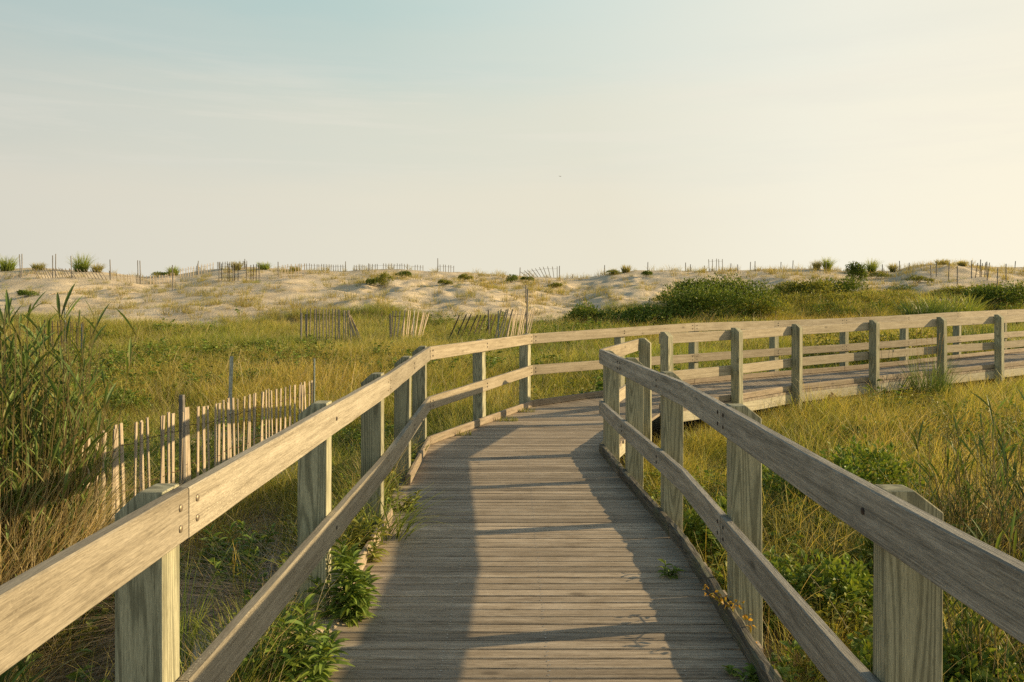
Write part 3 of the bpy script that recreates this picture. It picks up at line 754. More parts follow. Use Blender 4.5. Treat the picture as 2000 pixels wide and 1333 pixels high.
rs = np.random.RandomState(42)
def wedge(rng, d0, d1, dens, left=-.72, right=.78):
    """random ground points in the view's fan between two distances, with room to spare at the sides"""
    n = int((d1*d1-d0*d0)*.5*(right-left)*dens)
    d = np.sqrt(d0*d0+(d1*d1-d0*d0)*rng.rand(n)); x = d*(left+(right-left)*rng.rand(n))
    return x, d
def clear_of_walk(x, y, m=.12): return walk_dist(x, y) > walk_half(x, y)+m
def bank_mask(x, y): return sstep(-2.8, -1.9, x)*sstep(7.0, 4.4, y)*(x < 0)

BARE = [(-2.9, 9.6, .9), (-4.4, 11.6, 1.1), (5.6, 30, 2.0), (17, 26.5, 2.6), (19.5, 28, 2.4)]
def bare(x, y):
    b = np.zeros_like(x)
    for bx, by, r in BARE: b = np.maximum(b, np.exp(-((x-bx)**2+(y-by)**2)/r**2))
    return b

# prototypes
def proto(name, mat, seed, n, Rad, h0, h1, w0, **kw):
    V, F, U, P, h = blades(np.random.RandomState(seed), n, Rad, h0, h1, w0, **kw)
    return mesh_np(name, V, F, mat, uv=U)
near_g = [proto('grass_clump', M_GRASS, 100+i, 46, .17, .22, .62, .0042, bend=(.15, .95), wind=(.32, -.12), segs=5, tipw=.15) for i in range(5)]
near_gg = [proto('grass_clump', M_GREEN, 110+i, 40, .15, .2, .55, .0058, bend=(.2, 1.0), wind=(.22, -.1), segs=5, tipw=.12) for i in range(3)]
near_s = [proto('straw_clump', M_STRAW, 120+i, 9, .2, .35, .85, .0036, bend=(.1, .9), wind=(.35, -.1), segs=5, tipw=.3) for i in range(3)]
far_g = [proto('grass_clump', M_GRASS, 130+i, 60, .38, .22, .62, .0085, bend=(.15, .9), wind=(.3, -.1), segs=3, tipw=.2) for i in range(5)]
far_gg = [proto('grass_clump', M_GREEN, 140+i, 50, .32, .2, .6, .010, bend=(.15, .9), wind=(.25, -.1), segs=3, tipw=.2) for i in range(3)]
far_s = [proto('straw_clump', M_STRAW, 150+i, 14, .4, .35, .9, .008, bend=(.1, .8), wind=(.3, -.1), segs=3, tipw=.4) for i in range(3)]

def meadow():
    x, y = wedge(rs, .6, 13.5, 46, left=-1.25, right=1.15); k = clear_of_walk(x, y, .13) & (rs.rand(len(x)) > bank_mask(x, y)*.96) & (rs.rand(len(x)) > bare(x, y)*.97)
    x2, y2 = wedge(rs, 13.5, 50, 15, left=-.82, right=.82); k2 = clear_of_walk(x2, y2, .2) & (rs.rand(len(x2)) < veg_cover(x2, y2)+.03) & (rs.rand(len(x2)) > bare(x2, y2))
    for (nm, lab, X, Y, protos, ng, ngg, big) in (
            ('meadow_grass', 'green and golden meadow grass close to the walkway', x[k], y[k], near_g+near_gg+near_s, 5, 3, 1.0),
            ('meadow_grass', 'green and golden grass filling the low meadow as far as the dunes', x2[k2], y2[k2], far_g+far_gg+far_s, 5, 3, 1.0)):
        n = len(X); Z = terrain(X, Y)-.02
        gpatch = fbm(X, Y, .22, 3, 51)+(.10*(X > 0)); r = rs.rand(n)
        pg = np.clip((gpatch-.40)*4.0+.45*(Y < 13)*(X > 0), .14, .9)*np.where((X < 0) & (Y < 6.5), .25, 1)
        ps = np.where((X < 0) & (Y < 6.5), .5, .15)
        idx = np.where(r < ps, ng+ngg+rs.randint(0, 3, n), np.where(rs.rand(n) < pg, ng+rs.randint(0, ngg, n), rs.randint(0, ng, n)))
        size = .66+.5*rs.rand(n)**1.5+.9*(fbm(X, Y, .45, 3, 61)-.5)
        size = size*(1-.5*np.exp(-np.maximum(walk_dist(X, Y)-1.0, 0)/.45)*(Y < 12))
        size = size*np.interp(veg_cover(X, Y), [0, .6, 1], [.5, .8, 1])
        tint = np.clip((fbm(X, Y, .15, 3, 71)-.40)*3.0, 0, 1)*.8
        scatter(nm, lab, 'grass', protos, np.stack([X, Y, Z], 1), (rs.randn(n)*.9), size, idx, tint)
meadow()

# sparse grass on the sand
dune_p = [proto('dune_grass_clump', M_DUNEG, 160+i, 30, .24, .2, .55, .014, bend=(.2, .9), wind=(.2, 0), segs=3, tipw=.2) for i in range(4)]
def dune_grass():
    x, y = wedge(rs, 33, 60, 5.2)
    dens = (.20+1.0*np.clip((fbm(x, y, .22, 3, 81)-.45)*3.2, 0, 1))*np.interp(y, [33, 40, 52, 60], [1.0, .85, .45, .30])
    px = 1000+1560*x/y; dens = dens*np.interp(px, [0, 400, 800, 1300, 2000], [.22, .6, .9, .9, .8])
    k = rs.rand(len(x)) < dens; x, y = x[k], y[k]; n = len(x)
    scatter('dune_grass', 'sparse tan dune grass dotted over the sand slope', 'grass', dune_p, np.stack([x, y, terrain(x, y)-.02], 1), rs.rand(n)*6.28,
            .45+.75*rs.rand(n), rs.randint(0, 4, n), rs.rand(n))
dune_grass()

# leafy undergrowth
def leafy_proto(seed, n, mat, Rad, H, Ln, Wd, stems=7, nm='leafy_plant'):
    rng = np.random.RandomState(seed); parts = []
    C, D = [], []
    for s in range(stems):
        a = rng.rand()*6.28; r = Rad*.35*rng.rand(); top = np.array([math.cos(a)*Rad*(.4+.6*rng.rand()), math.sin(a)*Rad*(.4+.6*rng.rand()), H*(.55+.45*rng.rand())])
        base = np.array([math.cos(a)*r, math.sin(a)*r, 0])
        parts.append(tube([base, (base+top)/2+np.array([0, 0, H*.12]), top], .003, .0012, 3))
        for k in range(n//stems):
            t = .2+.8*rng.rand(); p = base*(1-t)+top*t+np.array([0, 0, H*.24*t*(1-t)*2]); C.append(p)
            b = rng.rand()*6.28; D.append([math.cos(b), math.sin(b), .25+.5*rng.rand()])
    parts.append(leaves(rng, np.array(C), np.array(D), Ln, Wd, up=.5, segs=2, arch=.25))
    V, F, U = merge(parts)
    return mesh_np(nm, V, F, mat, uv=U)
leafy = [leafy_proto(200+i, 70, M_FORB, .20, .34, .055, .026) for i in range(3)]+[leafy_proto(210+i, 60, M_BUSH_Y, .2, .3, .05, .022) for i in range(2)]
def undergrowth():
    x, y = wedge(rs, 1.2, 12, 24)
    m = np.clip((fbm(x, y, .55, 3, 91)-.47)*6, 0, 1)
    m = np.maximum(m, .8*np.exp(-((walk_dist(x, y)-2.0)/1.2)**2)*(x > 0)*(y < 9)*np.clip((fbm(x, y, 1.0, 2, 95)-.3)*4, 0, 1))
    k = (rs.rand(len(x)) < m*.9) & clear_of_walk(x, y, .22) & (rs.rand(len(x)) > bank_mask(x, y)*.97) & (rs.rand(len(x)) > bare(x, y))
    k &= ~((y > 9) & (walk_dist(x, y) < 2.2)); x, y = x[k], y[k]
    x2, y2 = wedge(rs, 12, 40, 3.2); m2 = np.clip((fbm(x2, y2, .30, 3, 91)-.56)*8, 0, 1)*veg_cover(x2, y2)
    k = (rs.rand(len(x2)) < m2) & clear_of_walk(x2, y2, .3); x = np.concatenate([x, x2[k]]); y = np.concatenate([y, y2[k]])
    n = len(x)
    scatter('leafy_undergrowth', 'low green leafy weeds growing among the grass', 'weeds', leafy, np.stack([x, y, terrain(x, y)-.02], 1), rs.rand(n)*6.28,
            .7+.7*rs.rand(n)+np.where(y > 12, .7, 0), rs.randint(0, 5, n), rs.rand(n)*.3)
undergrowth()

def fringe():
    n = 420; y = 2.7+5.2*rs.rand(n); x = -1.02-.22*rs.rand(n)+.10*(rs.rand(n) < .25)
    k = rs.rand(n) < np.clip((fbm(x, y, 1.6, 2, 141)-.30)*4, .15, 1); x, y = x[k], y[k]; n = len(x)
    z = np.maximum(terrain(x, y), -.08)
    scatter('fringe_weeds', 'ragged fringe of grass and weeds growing up along the left plank ends', 'weeds', near_gg+near_s+leafy, np.stack([x, y, z], 1), rs.rand(n)*6.28,
            .35+.5*rs.rand(n), rs.randint(0, 11, n), rs.rand(n)*.6)
fringe()
def ramp_fringe():
    n = 900; k = rs.rand(n)*6.5; px = np.interp(k, range(9), [p[0] for p in FAR]); py = np.interp(k, range(9), [p[1] for p in FAR])
    e = .12+.75*rs.rand(n); x = px+e*.53; y = py-e*.85
    x = np.concatenate([x, 1.35+.9*rs.rand(160)]); y = np.concatenate([y, 8.0+2.4*rs.rand(160)]); n = len(x)
    k_ = (walk_dist(x, y) > .9) | (x > 1.9+(y-10)*1.3); x, y = x[k_], y[k_]; n = len(x)
    scatter('ramp_edge_grass', 'meadow grass growing up against the rim of the far walkway', 'grass', near_g+near_gg, np.stack([x, y, terrain(x, y)-.03], 1), rs.randn(n)*.9,
            .55+.45*rs.rand(n), rs.randint(0, 8, n), rs.rand(n)*.6)
ramp_fringe()

# dry thatch lying on the sand bank at the left
def litter():
    pr = []
    for i in range(4):
        rng = np.random.RandomState(230+i); n = 34
        V, F, U, P, h = blades(rng, n, .12, .18, .5, .0028, bend=(1.6, 3.2), wind=(0, 0), segs=4, droop=.30, tipw=.4)
        V[:, 2] = np.maximum(V[:, 2]*.22, .002)
        pr.append(mesh_np('straw_litter', V, F, M_THATCH, uv=U))
    x, y = wedge(rs, 1.0, 7.5, 60, left=-.95, right=-.05)
    m = np.clip((fbm(x, y, 1.1, 3, 101)-.36)*5, 0, 1)*(x < -1.08)*(x > -3.6)
    k = (rs.rand(len(x)) < m); x, y = x[k], y[k]; n = len(x)
    x2, y2 = wedge(rs, 3, 12, 5); k = clear_of_walk(x2, y2, .1) & (x2 > 0); x = np.concatenate([x, x2[k]]); y = np.concatenate([y, y2[k]]); n = len(x)
    scatter('straw_litter', 'dead brown straw lying on the sand beside the boardwalk', 'straw', pr, np.stack([x, y, terrain(x, y)+.005], 1), rs.rand(n)*6.28,
            .6+.7*rs.rand(n), rs.randint(0, 4, n), rs.rand(n))
litter()

# ------------------------------------------------------------------ single plants
def tuft(name, label, cat, loc, seed, n=120, Rad=.25, h0=.3, h1=.8, w0=.006, mat=None, group=None, heads=0, **kw):
    rng = np.random.RandomState(seed)
    root = empty(name, loc); tag(root, label, cat, group)
    kw.setdefault('bend', (.15, .8)); kw.setdefault('wind', (.1, 0)); kw.setdefault('segs', 5)
    V, F, U, P, h = blades(rng, n, Rad, h0, h1, w0, **kw)
    link('blades', mesh_np('blades', V, F, mat or M_GREEN, uv=U), root)
    if heads:
        parts = []
        for i in range(heads):
            a = rng.rand()*6.28; b = np.array([math.cos(a), math.sin(a), 0])*Rad*.7*rng.rand(); H = h1*(1.0+.3*rng.rand())
            top = b+np.array([rng.randn()*.1, rng.randn()*.1, H]); parts.append(tube([b, (b+top)/2, top], .0022+w0*.1, .0016+w0*.1, 3))
            parts.append(tube([top, top+np.array([.01, 0, .05]), top+np.array([.03, 0, .13])], .007+w0*.3, .002, 4))
        V, F, U = merge(parts); link('seed_stalks', mesh_np('seed_stalks', V, F, M_STRAW, uv=U), root)
    return root

def bush(name, label, loc, dims, seed, n=2600, leaf=.06, mat=None, cat='bush', group=None, lobes=14, blossom=0):
    rng = np.random.RandomState(seed)
    root = empty(name, loc); tag(root, label, cat, group)
    rx_, ry_, rz_ = dims
    lc = []
    for i in range(lobes):
        a = rng.rand()*6.28; r = math.sqrt(rng.rand())*.75; zt = math.sqrt(max(0, 1-r*r))
        lc.append([math.cos(a)*r*rx_, math.sin(a)*r*ry_, rz_*(.25+.6*zt*rng.rand())])
    lc = np.array(lc); lr = (.28+.22*rng.rand(lobes))
    k = rng.randint(0, lobes, n); d = rng.randn(n, 3); d[:, 2] = np.abs(d[:, 2])*.9-.25; d /= np.linalg.norm(d, axis=1, keepdims=True)
    rad = lr[k]*(.45+.6*rng.rand(n)**.6)
    C = lc[k]+d*rad[:, None]*np.array([rx_, ry_, rz_*.9])[None]*np.array([1, 1, 1.0])
    C[:, 2] = np.maximum(C[:, 2], .02)
    D = d*.6+rng.randn(n, 3)*.5+np.array([0, 0, .35])
    link('foliage', mesh_np('foliage', *(lambda q: (q[0], q[1]))(leaves(rng, C, D, leaf, leaf*.55, up=.6)), mat or M_BUSH, uv=None), root) if False else None
    V, F, U = leaves(rng, C, D, leaf, leaf*.55, up=.6)
    link('foliage', mesh_np('foliage', V, F, mat or M_BUSH, uv=U), root)
    parts = []
    for i in range(min(lobes, 9)):
        b = np.array([rng.randn()*.12*rx_, rng.randn()*.12*ry_, -.05]); parts.append(tube([b, (b+lc[i])/2+rng.randn(3)*.04*rx_, lc[i]], .006+.008*rx_, .003, 4))
    V, F, U = merge(parts); link('stems', mesh_np('stems', V, F, M_STEMB, uv=U), root)
    if blossom:
        C2 = C[rng.randint(0, n, blossom)]+rng.randn(blossom, 3)*.02+np.array([0, 0, .03]); V, F, U = leaves(rng, C2, rng.randn(blossom, 3)+np.array([0, -1, .6]), leaf*.6, leaf*.6, up=1)
        link('blossoms', mesh_np('blossoms', V, F, M_PETAL, uv=U), root)
    return root

# broad-leaved plants at the left plank ends
def forb(name, label, loc, seed, stems, H, spread, leafL=.105, leafW=.026, per=26, mat=None, cat='plant'):
    rng = np.random.RandomState(seed); root = empty(name, loc); tag(root, label, cat)
    C, D, sp = [], [], []
    for s in range(stems):
        a = rng.rand()*6.28; e = spread*math.sqrt(rng.rand()); h = H*(.55+.45*rng.rand())*(1-.3*e/spread)
        b = np.array([math.cos(a)*e*.45, math.sin(a)*e*.45, -.02]); t_ = np.array([math.cos(a)*e, math.sin(a)*e, h])
        sp.append(tube([b, (b+t_)/2+np.array([0, 0, .03]), t_], .0035, .0018, 4))
        for k in range(per):
            t = .12+.88*(k/per); p = b*(1-t)+t_*t; ph = k*2.4+rng.rand()*.5
            C.append(p); D.append([math.cos(ph), math.sin(ph), .15+.9*t**3+.2*rng.rand()])
    link('leaves', (lambda q: mesh_np('leaves', q[0], q[1], mat or M_FORB, uv=q[2]))(leaves(rng, np.array(C), np.array(D), leafL, leafW, up=.25, segs=4, arch=.38)), root)
    V, F, U = merge(sp); link('stems', mesh_np('stems', V, F, mat or M_FORB, uv=U), root)
    return root
forb('leafy_plant', 'bushy green lance-leaved plant on the plank ends at the very bottom', (-.90, 3.25, -.04), 1, 13, .36, .22)
forb('leafy_plant', 'taller dark green lance-leaved plant just behind the bottommost plant', (-.80, 3.86, -.03), 2, 14, .44, .17, leafL=.10)
forb('leafy_plant', 'small pale leafy shoots at the plank ends below the grass tuft', (-.86, 4.75, -.02), 3, 8, .3, .14, leafL=.085, leafW=.03, mat=M_BUSH_Y)
forb('leafy_plant', 'low yellow-green leaves on the planks where the left kerb starts again', (-.80, 5.85, .0), 4, 8, .17, .16, leafL=.07, leafW=.02, mat=M_BUSH_Y, per=14)
forb('leafy_plant', 'dark leafy weed in the meadow behind the second post of the left railing', (-1.95, 5.6, tz(-1.95, 5.6)), 5, 14, .5, .3)
forb('leafy_plant', 'rounded green weed squeezed between the last two posts before the left bend', (-1.12, 8.0, tz(-1.12, 8.0)), 6, 10, .62, .16, leafL=.07, leafW=.03)
tuft('grass_tuft', 'bright tuft of long grass spilling over the plank ends at the left', 'grass', (-.86, 5.2, -.03), 10, 150, .20, .2, .52, .007, M_GREEN, bend=(.3, 1.2), wind=(.25, -.05))
tuft('grass_tuft', 'wiry dark green grass tuft on the sand between the first two left posts', 'grass', (-1.50, 3.55, tz(-1.5, 3.55)), 12, 110, .07, .35, .75, .0035, M_GREEN, bend=(.05, .45), wind=(.02, 0))
tuft('grass_tuft', 'short rusty grass tuft on the sand left of the middle rail', 'grass', (-1.28, 3.3, tz(-1.28, 3.3)), 13, 50, .06, .15, .34, .0035, M_STRAW, bend=(.05, .5))
tuft('grass_tuft', 'dense dark green grass tuft in front of the near slat fence', 'grass', (-3.9, 9.2, tz(-3.9, 9.2)), 14, 220, .35, .4, .9, .007, M_GREEN, bend=(.3, 1.1), wind=(.1, 0))
tuft('grass_tuft', 'tall feathery grass growing against the near face of the far walkway', 'grass', (7.35, 14.05, tz(7.35, 14.05)), 15, 320, .30, .5, 1.15, .009, M_REED, bend=(.1, .6), heads=6)
tuft('grass_tuft', 'big dark grass clump beyond the far walkway, left of its twin', 'grass', at(1808, 33)[0:2]+(at(1808, 33)[2],), 16, 420, .8, .8, 1.7, .03, M_REED, bend=(.2, .7), segs=4)
tuft('grass_tuft', 'big olive grass clump beyond the far walkway, right of its twin', 'grass', at(1862, 34)[0:2]+(at(1862, 34)[2],), 17, 420, .9, .8, 1.7, .03, M_GREEN, bend=(.2, .7), segs=4)
tuft('grass_tuft', 'spiky green grass clump on pale sand seen through the far railing', 'grass', at(1905, 25)[0:2]+(at(1905, 25)[2],), 18, 300, .6, .5, .95, .018, M_REED, bend=(.15, .6), segs=4)
forb('leafy_plant', 'small dark red plant standing in the grass before the far walkway', (5.15, 12.9, tz(5.15, 12.9)), 7, 8, .50, .10, leafL=.05, leafW=.03, mat=M_RED)

# yellow and orange creeper on the right kerb, green sprigs on the planks
def creeper():
    root = empty('creeper', (1.0, 3.75, .09)); tag(root, 'orange and yellow creeper trailing over the right kerb board', 'creeper')
    rng = np.random.RandomState(77)
    path = np.array([[-.045, .22, .01], [-.02, .12, .012], [.0, .02, .02], [.03, -.06, .05], [.05, -.13, .05], [.04, -.22, -.02], [.05, -.3, -.09]])
    parts = [tube([tuple(p) for p in path], .002, .0015, 4)]
    V, F, U = merge(parts); link('stem', mesh_np('stem', V, F, M_STEMB, uv=U), root)
    t = rng.rand(60)*6; i = np.minimum(t.astype(int), 5); f = (t-i)[:, None]
    C = path[i]*(1-f)+path[i+1]*f+rng.randn(60, 3)*np.array([.018, .02, .012])
    D = rng.randn(60, 3)*.6+np.array([-.2, -.4, .5])
    V, F, U = leaves(rng, C, D, .028, .016, up=.5, segs=2); link('leaves', mesh_np('leaves', V, F, M_CREEP, uv=U), root)
creeper()
forb('leafy_plant', 'green sprig poking up between planks beside the right kerb', (.86, 4.48, .0), 8, 5, .075, .08, leafL=.055, leafW=.022, per=8)
forb('leafy_plant', 'dark green sprig along the foot of the right kerb at the bottom', (.95, 3.26, -.03), 9, 8, .10, .07, leafL=.045, leafW=.025, per=10)
for q, (x, y, lb) in enumerate([(-.60, 8.95, 'left of a post shadow'), (-.06, 9.95, 'halfway along'), (.17, 10.75, 'nearest the far corner')]):
    tuft('moss_tuft', 'yellow-green moss at the foot of the bend kerb, '+lb, 'moss', (x, y, .0), 30+q, 90, .10, .03, .10, .006, M_BUSH_Y, ell=(1.5, .5), segs=2)

# reeds
def reeds(label, loc, seed, n, Rx, Ry, H, lean=(0, 0), per=6, leafL=.42, leafW=.016):
    rng = np.random.RandomState(seed); root = empty('reed_clump', loc); tag(root, label, 'reeds')
    sp, C, D = [], [], []
    for i in range(n):
        a = rng.rand()*6.28; r = math.sqrt(rng.rand()); b = np.array([math.cos(a)*r*Rx, math.sin(a)*r*Ry, -.1])
        h = H*(.55+.5*rng.rand()); t_ = b+np.array([rng.randn()*.13+lean[0]*h, rng.randn()*.13+lean[1]*h, h])
        m_ = (b+t_)/2+rng.randn(3)*.02
        sp.append(tube([b, m_, t_], .0045, .002, 4))
        for k in range(per):
            t = .3+.7*rng.rand(); C.append((b*(1-t)+t_*t)); ph = rng.rand()*6.28; D.append([math.cos(ph), math.sin(ph), 1.2+1.4*rng.rand()])
    V, F, U = merge(sp); link('stems', mesh_np('stems', V, F, M_REEDS, uv=U), root)
    V, F, U = leaves(rng, np.array(C), np.array(D), leafL, leafW, up=.3, segs=5, arch=.26); link('leaves', mesh_np('leaves', V, F, M_REED, uv=U), root)
    V, F, U, P, h = blades(rng, n*7, max(Rx, Ry), .4, H*.65, .006, bend=(.05, .5), segs=4, ell=(Rx/max(Rx, Ry), Ry/max(Rx, Ry)))
    link('dead_blades', mesh_np('dead_blades', V, F, M_STRAW, uv=U), root)
    return root
reeds('dense stand of tall green reeds at the left edge of the picture', (-2.98, 4.75, tz(-2.98, 4.75)), 51, 340, .36, .5, 1.95, per=6, leafL=.28, leafW=.017)
reeds('low brown and green reeds filling the bottom left corner behind the railing', (-2.45, 3.25, tz(-2.45, 3.25)), 52, 60, .40, .35, .75, leafL=.28)
reeds('stand of brown-stemmed reeds at the right edge above the grey railing', (4.35, 6.6, tz(4.35, 6.6)), 53, 150, 1.0, .7, 1.25, lean=(.05, 0), per=4, leafL=.34)
reeds('loose reeds behind the nearest right post', (2.75, 4.1, tz(2.75, 4.1)), 54, 50, .55, .5, .95, lean=(.04, 0), leafL=.3)

# bushes: near right, then the dune side
def gbush(name, label, px, py, dims, seed, **kw):
    x, y, z = ground_at(px, py); dims = (dims[0]*1.4, dims[1]*1.1, dims[2]*(1.4 if py < 600 else 1.2)); return bush(name, label, (x, y, z-.03), dims, seed, **kw)
bush('rose_bush', 'leafy rose bush in the meadow right of the grey railing', (3.05, 7.6, tz(3.05, 7.6)), (.85, .7, .62), 60, n=2600, leaf=.062, mat=M_FORB)
bush('rose_bush', 'lower leafy bush close behind the grey railing between its second and third posts', (1.9, 5.2, tz(1.9, 5.2)), (.45, .5, .42), 61, n=1500, leaf=.055, mat=M_FORB)
bush('rose_bush', 'small leafy bush behind the grey railing between its third and fourth posts', (1.62, 6.0, tz(1.62, 6.0)), (.38, .45, .52), 64, n=1300, leaf=.055, mat=M_FORB)
bush('rose_bush', 'broad leafy bush low in the grass left of the nearest right post', (2.05, 3.9, tz(2.05, 3.9)), (.55, .55, .40), 65, n=2000, leaf=.06, mat=M_FORB)
bush('rose_bush', 'leafy bush in the shade between the rose bush and the nearest right post', (2.75, 5.6, tz(2.75, 5.6)), (.6, .6, .50), 66, n=2000, leaf=.06, mat=M_BUSH)
bush('flowering_bush', 'bush dotted with pale yellow flowers seen between the rails of the far walkway', (7.7, 18.6, tz(7.7, 18.6)), (1.25, 1.0, .95), 62, n=3200, leaf=.075, mat=M_BUSH_Y, blossom=420)
bush('flowering_bush', 'smaller pale-flowered bush behind the far walkway, right of the larger one', (9.9, 20.6, tz(9.9, 20.6)), (1.0, .8, .85), 63, n=2400, leaf=.075, mat=M_BUSH_Y, blossom=220)
BL = [
 ('largest dark green shrub at the foot of the dunes above the railing bend', 1400, 34.5, (2.7, 1.6, 1.75), M_BUSH, 7000, .12),
 ('dark green shrub crowning the slope directly behind the largest shrub', 1410, 40.5, (2.7, 1.4, 1.75), M_BUSH, 5600, .14),
 ('low dark shrub trailing left from the largest shrub', 1270, 33.5, (2.5, 1.0, .85), M_BUSH, 4200, .12),
 ('round green shrub standing alone at the edge of the sand, left of the shrub mass', 1138, 34.0, (.95, .8, .95), M_BUSH, 2400, .11),
 ('olive shrub on the right flank of the largest shrub', 1500, 34.5, (1.5, 1.1, 1.1), M_BUSH_Y, 2600, .11),
 ('pale green shrub above the far railing right of the shrub mass', 1572, 43.0, (1.8, 1.1, 1.1), M_BUSH_Y, 2600, .13),
 ('mid green shrub between the pale shrub and the upright dark bush', 1640, 44.5, (1.5, 1.0, 1.1), M_BUSH, 2400, .13),
 ('upright dark oval bush alone on the dune slope at the right', 1671, 48.5, (.62, .6, 1.35), M_BUSH, 2200, .11),
 ('spreading green shrub half hidden by grass near the right edge', 1965, 39.0, (2.4, 1.2, 1.1), M_BUSH, 3600, .13),
 ('low bush under the spreading shrub at the right edge', 1990, 32.0, (1.2, .9, .5), M_BUSH, 2200, .11),
 ('wide light green scrub on the slope below the pale and mid green shrubs', 1600, 40.0, (3.2, 1.2, .7), M_BUSH_Y, 4200, .12),
 ('light green scrub patch left of the twin grass clumps beyond the far railing', 1730, 40.5, (2.4, 1.2, .55), M_BUSH_Y, 3200, .12),
 ('light green scrub between the twin grass clumps and the right edge', 1900, 43.5, (2.2, 1.2, .65), M_BUSH_Y, 3000, .12),
 ('low yellow-green shrub below the olive shrub, touching the railing line', 1470, 31.0, (1.3, .9, .55), M_BUSH_Y, 2200, .10),
]
for i, (lb, px, d, dims, mt, n, lf) in enumerate(BL):
    x, y, z = at(px, d); bush('shrub', lb, (x, y, z-.08), dims, 300+i, n=n, leaf=lf, mat=mt, lobes=20)
SM = [
 ('tall narrow green bush high on the sand, left of the centre', 752, 563, (.34, .3, .62), 'y'), ('squat green bush joined to the tall narrow one on the sand', 734, 560, (.42, .35, .38), 'g'),
 ('small round bush near the dune top above the slat fences', 788, 543, (.38, .3, .32), 'g'), ('tiny bush on the sand above the middle slat fence', 868, 557, (.32, .3, .25), 'y'),
 ('green bush left of a pair on the dune top near the centre', 908, 551, (.36, .3, .34), 'y'), ('dark green bush of the pair on the dune top near the centre', 998, 553, (.42, .35, .40), 'g'),
 ('dark round bush beside a stake on the central dune top', 1030, 552, (.36, .3, .26), 'g'), ('low bush on the slope under the central stakes', 1085, 562, (.34, .3, .22), 'y'),
 ('tiny leafy bush alone on the left sand flat', 56, 580, (.45, .35, .28), 'g'), ('leafy bush on the crest right of the centre', 1196, 538, (.5, .35, .28), 'y'),
 ('small bush just left of the shrub mass on the crest', 1262, 541, (.4, .3, .25), 'g'), ('green weed patch in the left meadow below the sand', 225, 672, (.75, .5, .35), 'g'),
 ('leafy weed patch right of the first one in the left meadow', 340, 650, (.75, .5, .35), 'g'), ('leafy weed in the middle of the left meadow', 520, 690, (.55, .4, .35), 'g'),
 ('dark leafy weed behind the tall steel stake of the near fence', 490, 765, (.45, .4, .40), 'g'), ('dark tuft-like weed near the left edge behind the slat fence', 215, 815, (.5, .4, .4), 'g'),
 ('small bush at the left crest behind the low slats', 312, 534, (.55, .3, .22), 'g'), ('two-lobed bush on the far right slope', 1795, 553, (.6, .4, .3), 'y'),
 ('small bush right of the upright dark bush', 1712, 545, (.6, .4, .32), 'y'), ('low bush on the right slope above the twin grass clumps', 1760, 575, (.9, .6, .35), 'g'),
 ('leafy weed at the foot of the slat fence that leans right', 905, 660, (.5, .4, .35), 'g'), ('green weed between the two middle slat fences', 850, 645, (.5, .4, .4), 'g'),
]
for i, (lb, px, py, dims, c) in enumerate(SM):
    gbush('small_bush', lb, px, py, dims, 400+i, n=900, leaf=.085 if py < 600 else .06, mat=M_BUSH if c == 'g' else M_BUSH_Y, lobes=8)
CT = [('grass tuft at the far left end of the dune crest', 14, .8, 1.05, 1), ('low wide grass tuft on the left crest', 75, .7, .55, 0), ('largest bushy grass tuft on the left crest', 158, .75, 1.25, 1),
      ('thin tuft right of the largest crest tuft', 190, .5, .7, 0), ('grass tuft on the crest beside a fence stake, left third', 338, .6, .7, 1), ('grass tuft topping the fenced hump on the crest', 462, .5, .65, 0),
      ('wide low tuft just right of the fenced hump', 515, .7, .55, 1), ('small tuft on the crest above the sand slope', 575, .6, .4, 0), ('spiky tuft on the crest near the centre of the picture', 1222, .5, .55, 0),
      ('first dark upright tuft on the right crest', 1615, .35, .95, 1), ('short tuft just left of the first dark upright tuft', 1595, .3, .7, 0), ('second dark upright tuft on the right crest', 1702, .4, .95, 1),
      ('small tuft on the crest right of the second upright tuft', 1744, .3, .65, 0), ('low tuft on top of the far right dune', 1840, .8, .45, 0), ('sparse tuft on the shoulder of the far right dune', 1880, .5, .45, 0)]
for i, (lb, px, rad, h, g) in enumerate(CT):
    x, y, z = at(px, 57.0)
    tuft('crest_grass_tuft', lb, 'grass', (x, y, z-.05), 500+i, 420, rad*.5, h*.35, h*1.35, .03, M_GREEN if g else M_DUNEG, bend=(.1, .8), segs=3)

# ------------------------------------------------------------------ slat (sand) fences
def picket_mesh(h, w_, t_, mat, seed):
    rg = random.Random(seed); V = []; UV = []; F = []
    ks = 5
    bx = rg.uniform(-.012, .012); 
    for k in range(ks+1):
        s = k/ks; z = h*s; ox = bx*math.sin(s*3.1); ww = w_*(1+rg.uniform(-.06, .06))
        for (a, b) in ((-.5, -.5), (.5, -.5), (.5, .5), (-.5, .5)):
            V.append((ox+a*ww, b*t_, z+(rg.uniform(-.006, .006) if k == ks else 0)))
            UV.append((z, a*ww+(0 if b < 0 else 1)+.3))
    for k in range(ks):
        for i in range(4):
            j = (i+1) % 4; F.append((k*4+i, k*4+j, k*4+4+j, k*4+4+i))
    F.append((ks*4, ks*4+1, ks*4+2, ks*4+3)); F.append((3, 2, 1, 0))
    return mesh_np('picket', V, np.array(F), mat, uv=UV)
PK = {}
def pk(kind, h):
    key = (kind, round(h, 2))
    if key not in PK:
        mat = M_PICKET if kind == 'l' else M_PICKET_D
        PK[key] = [picket_mesh(h, .043, .010, mat, 5+i) for i in range(4)]
    return PK[key]
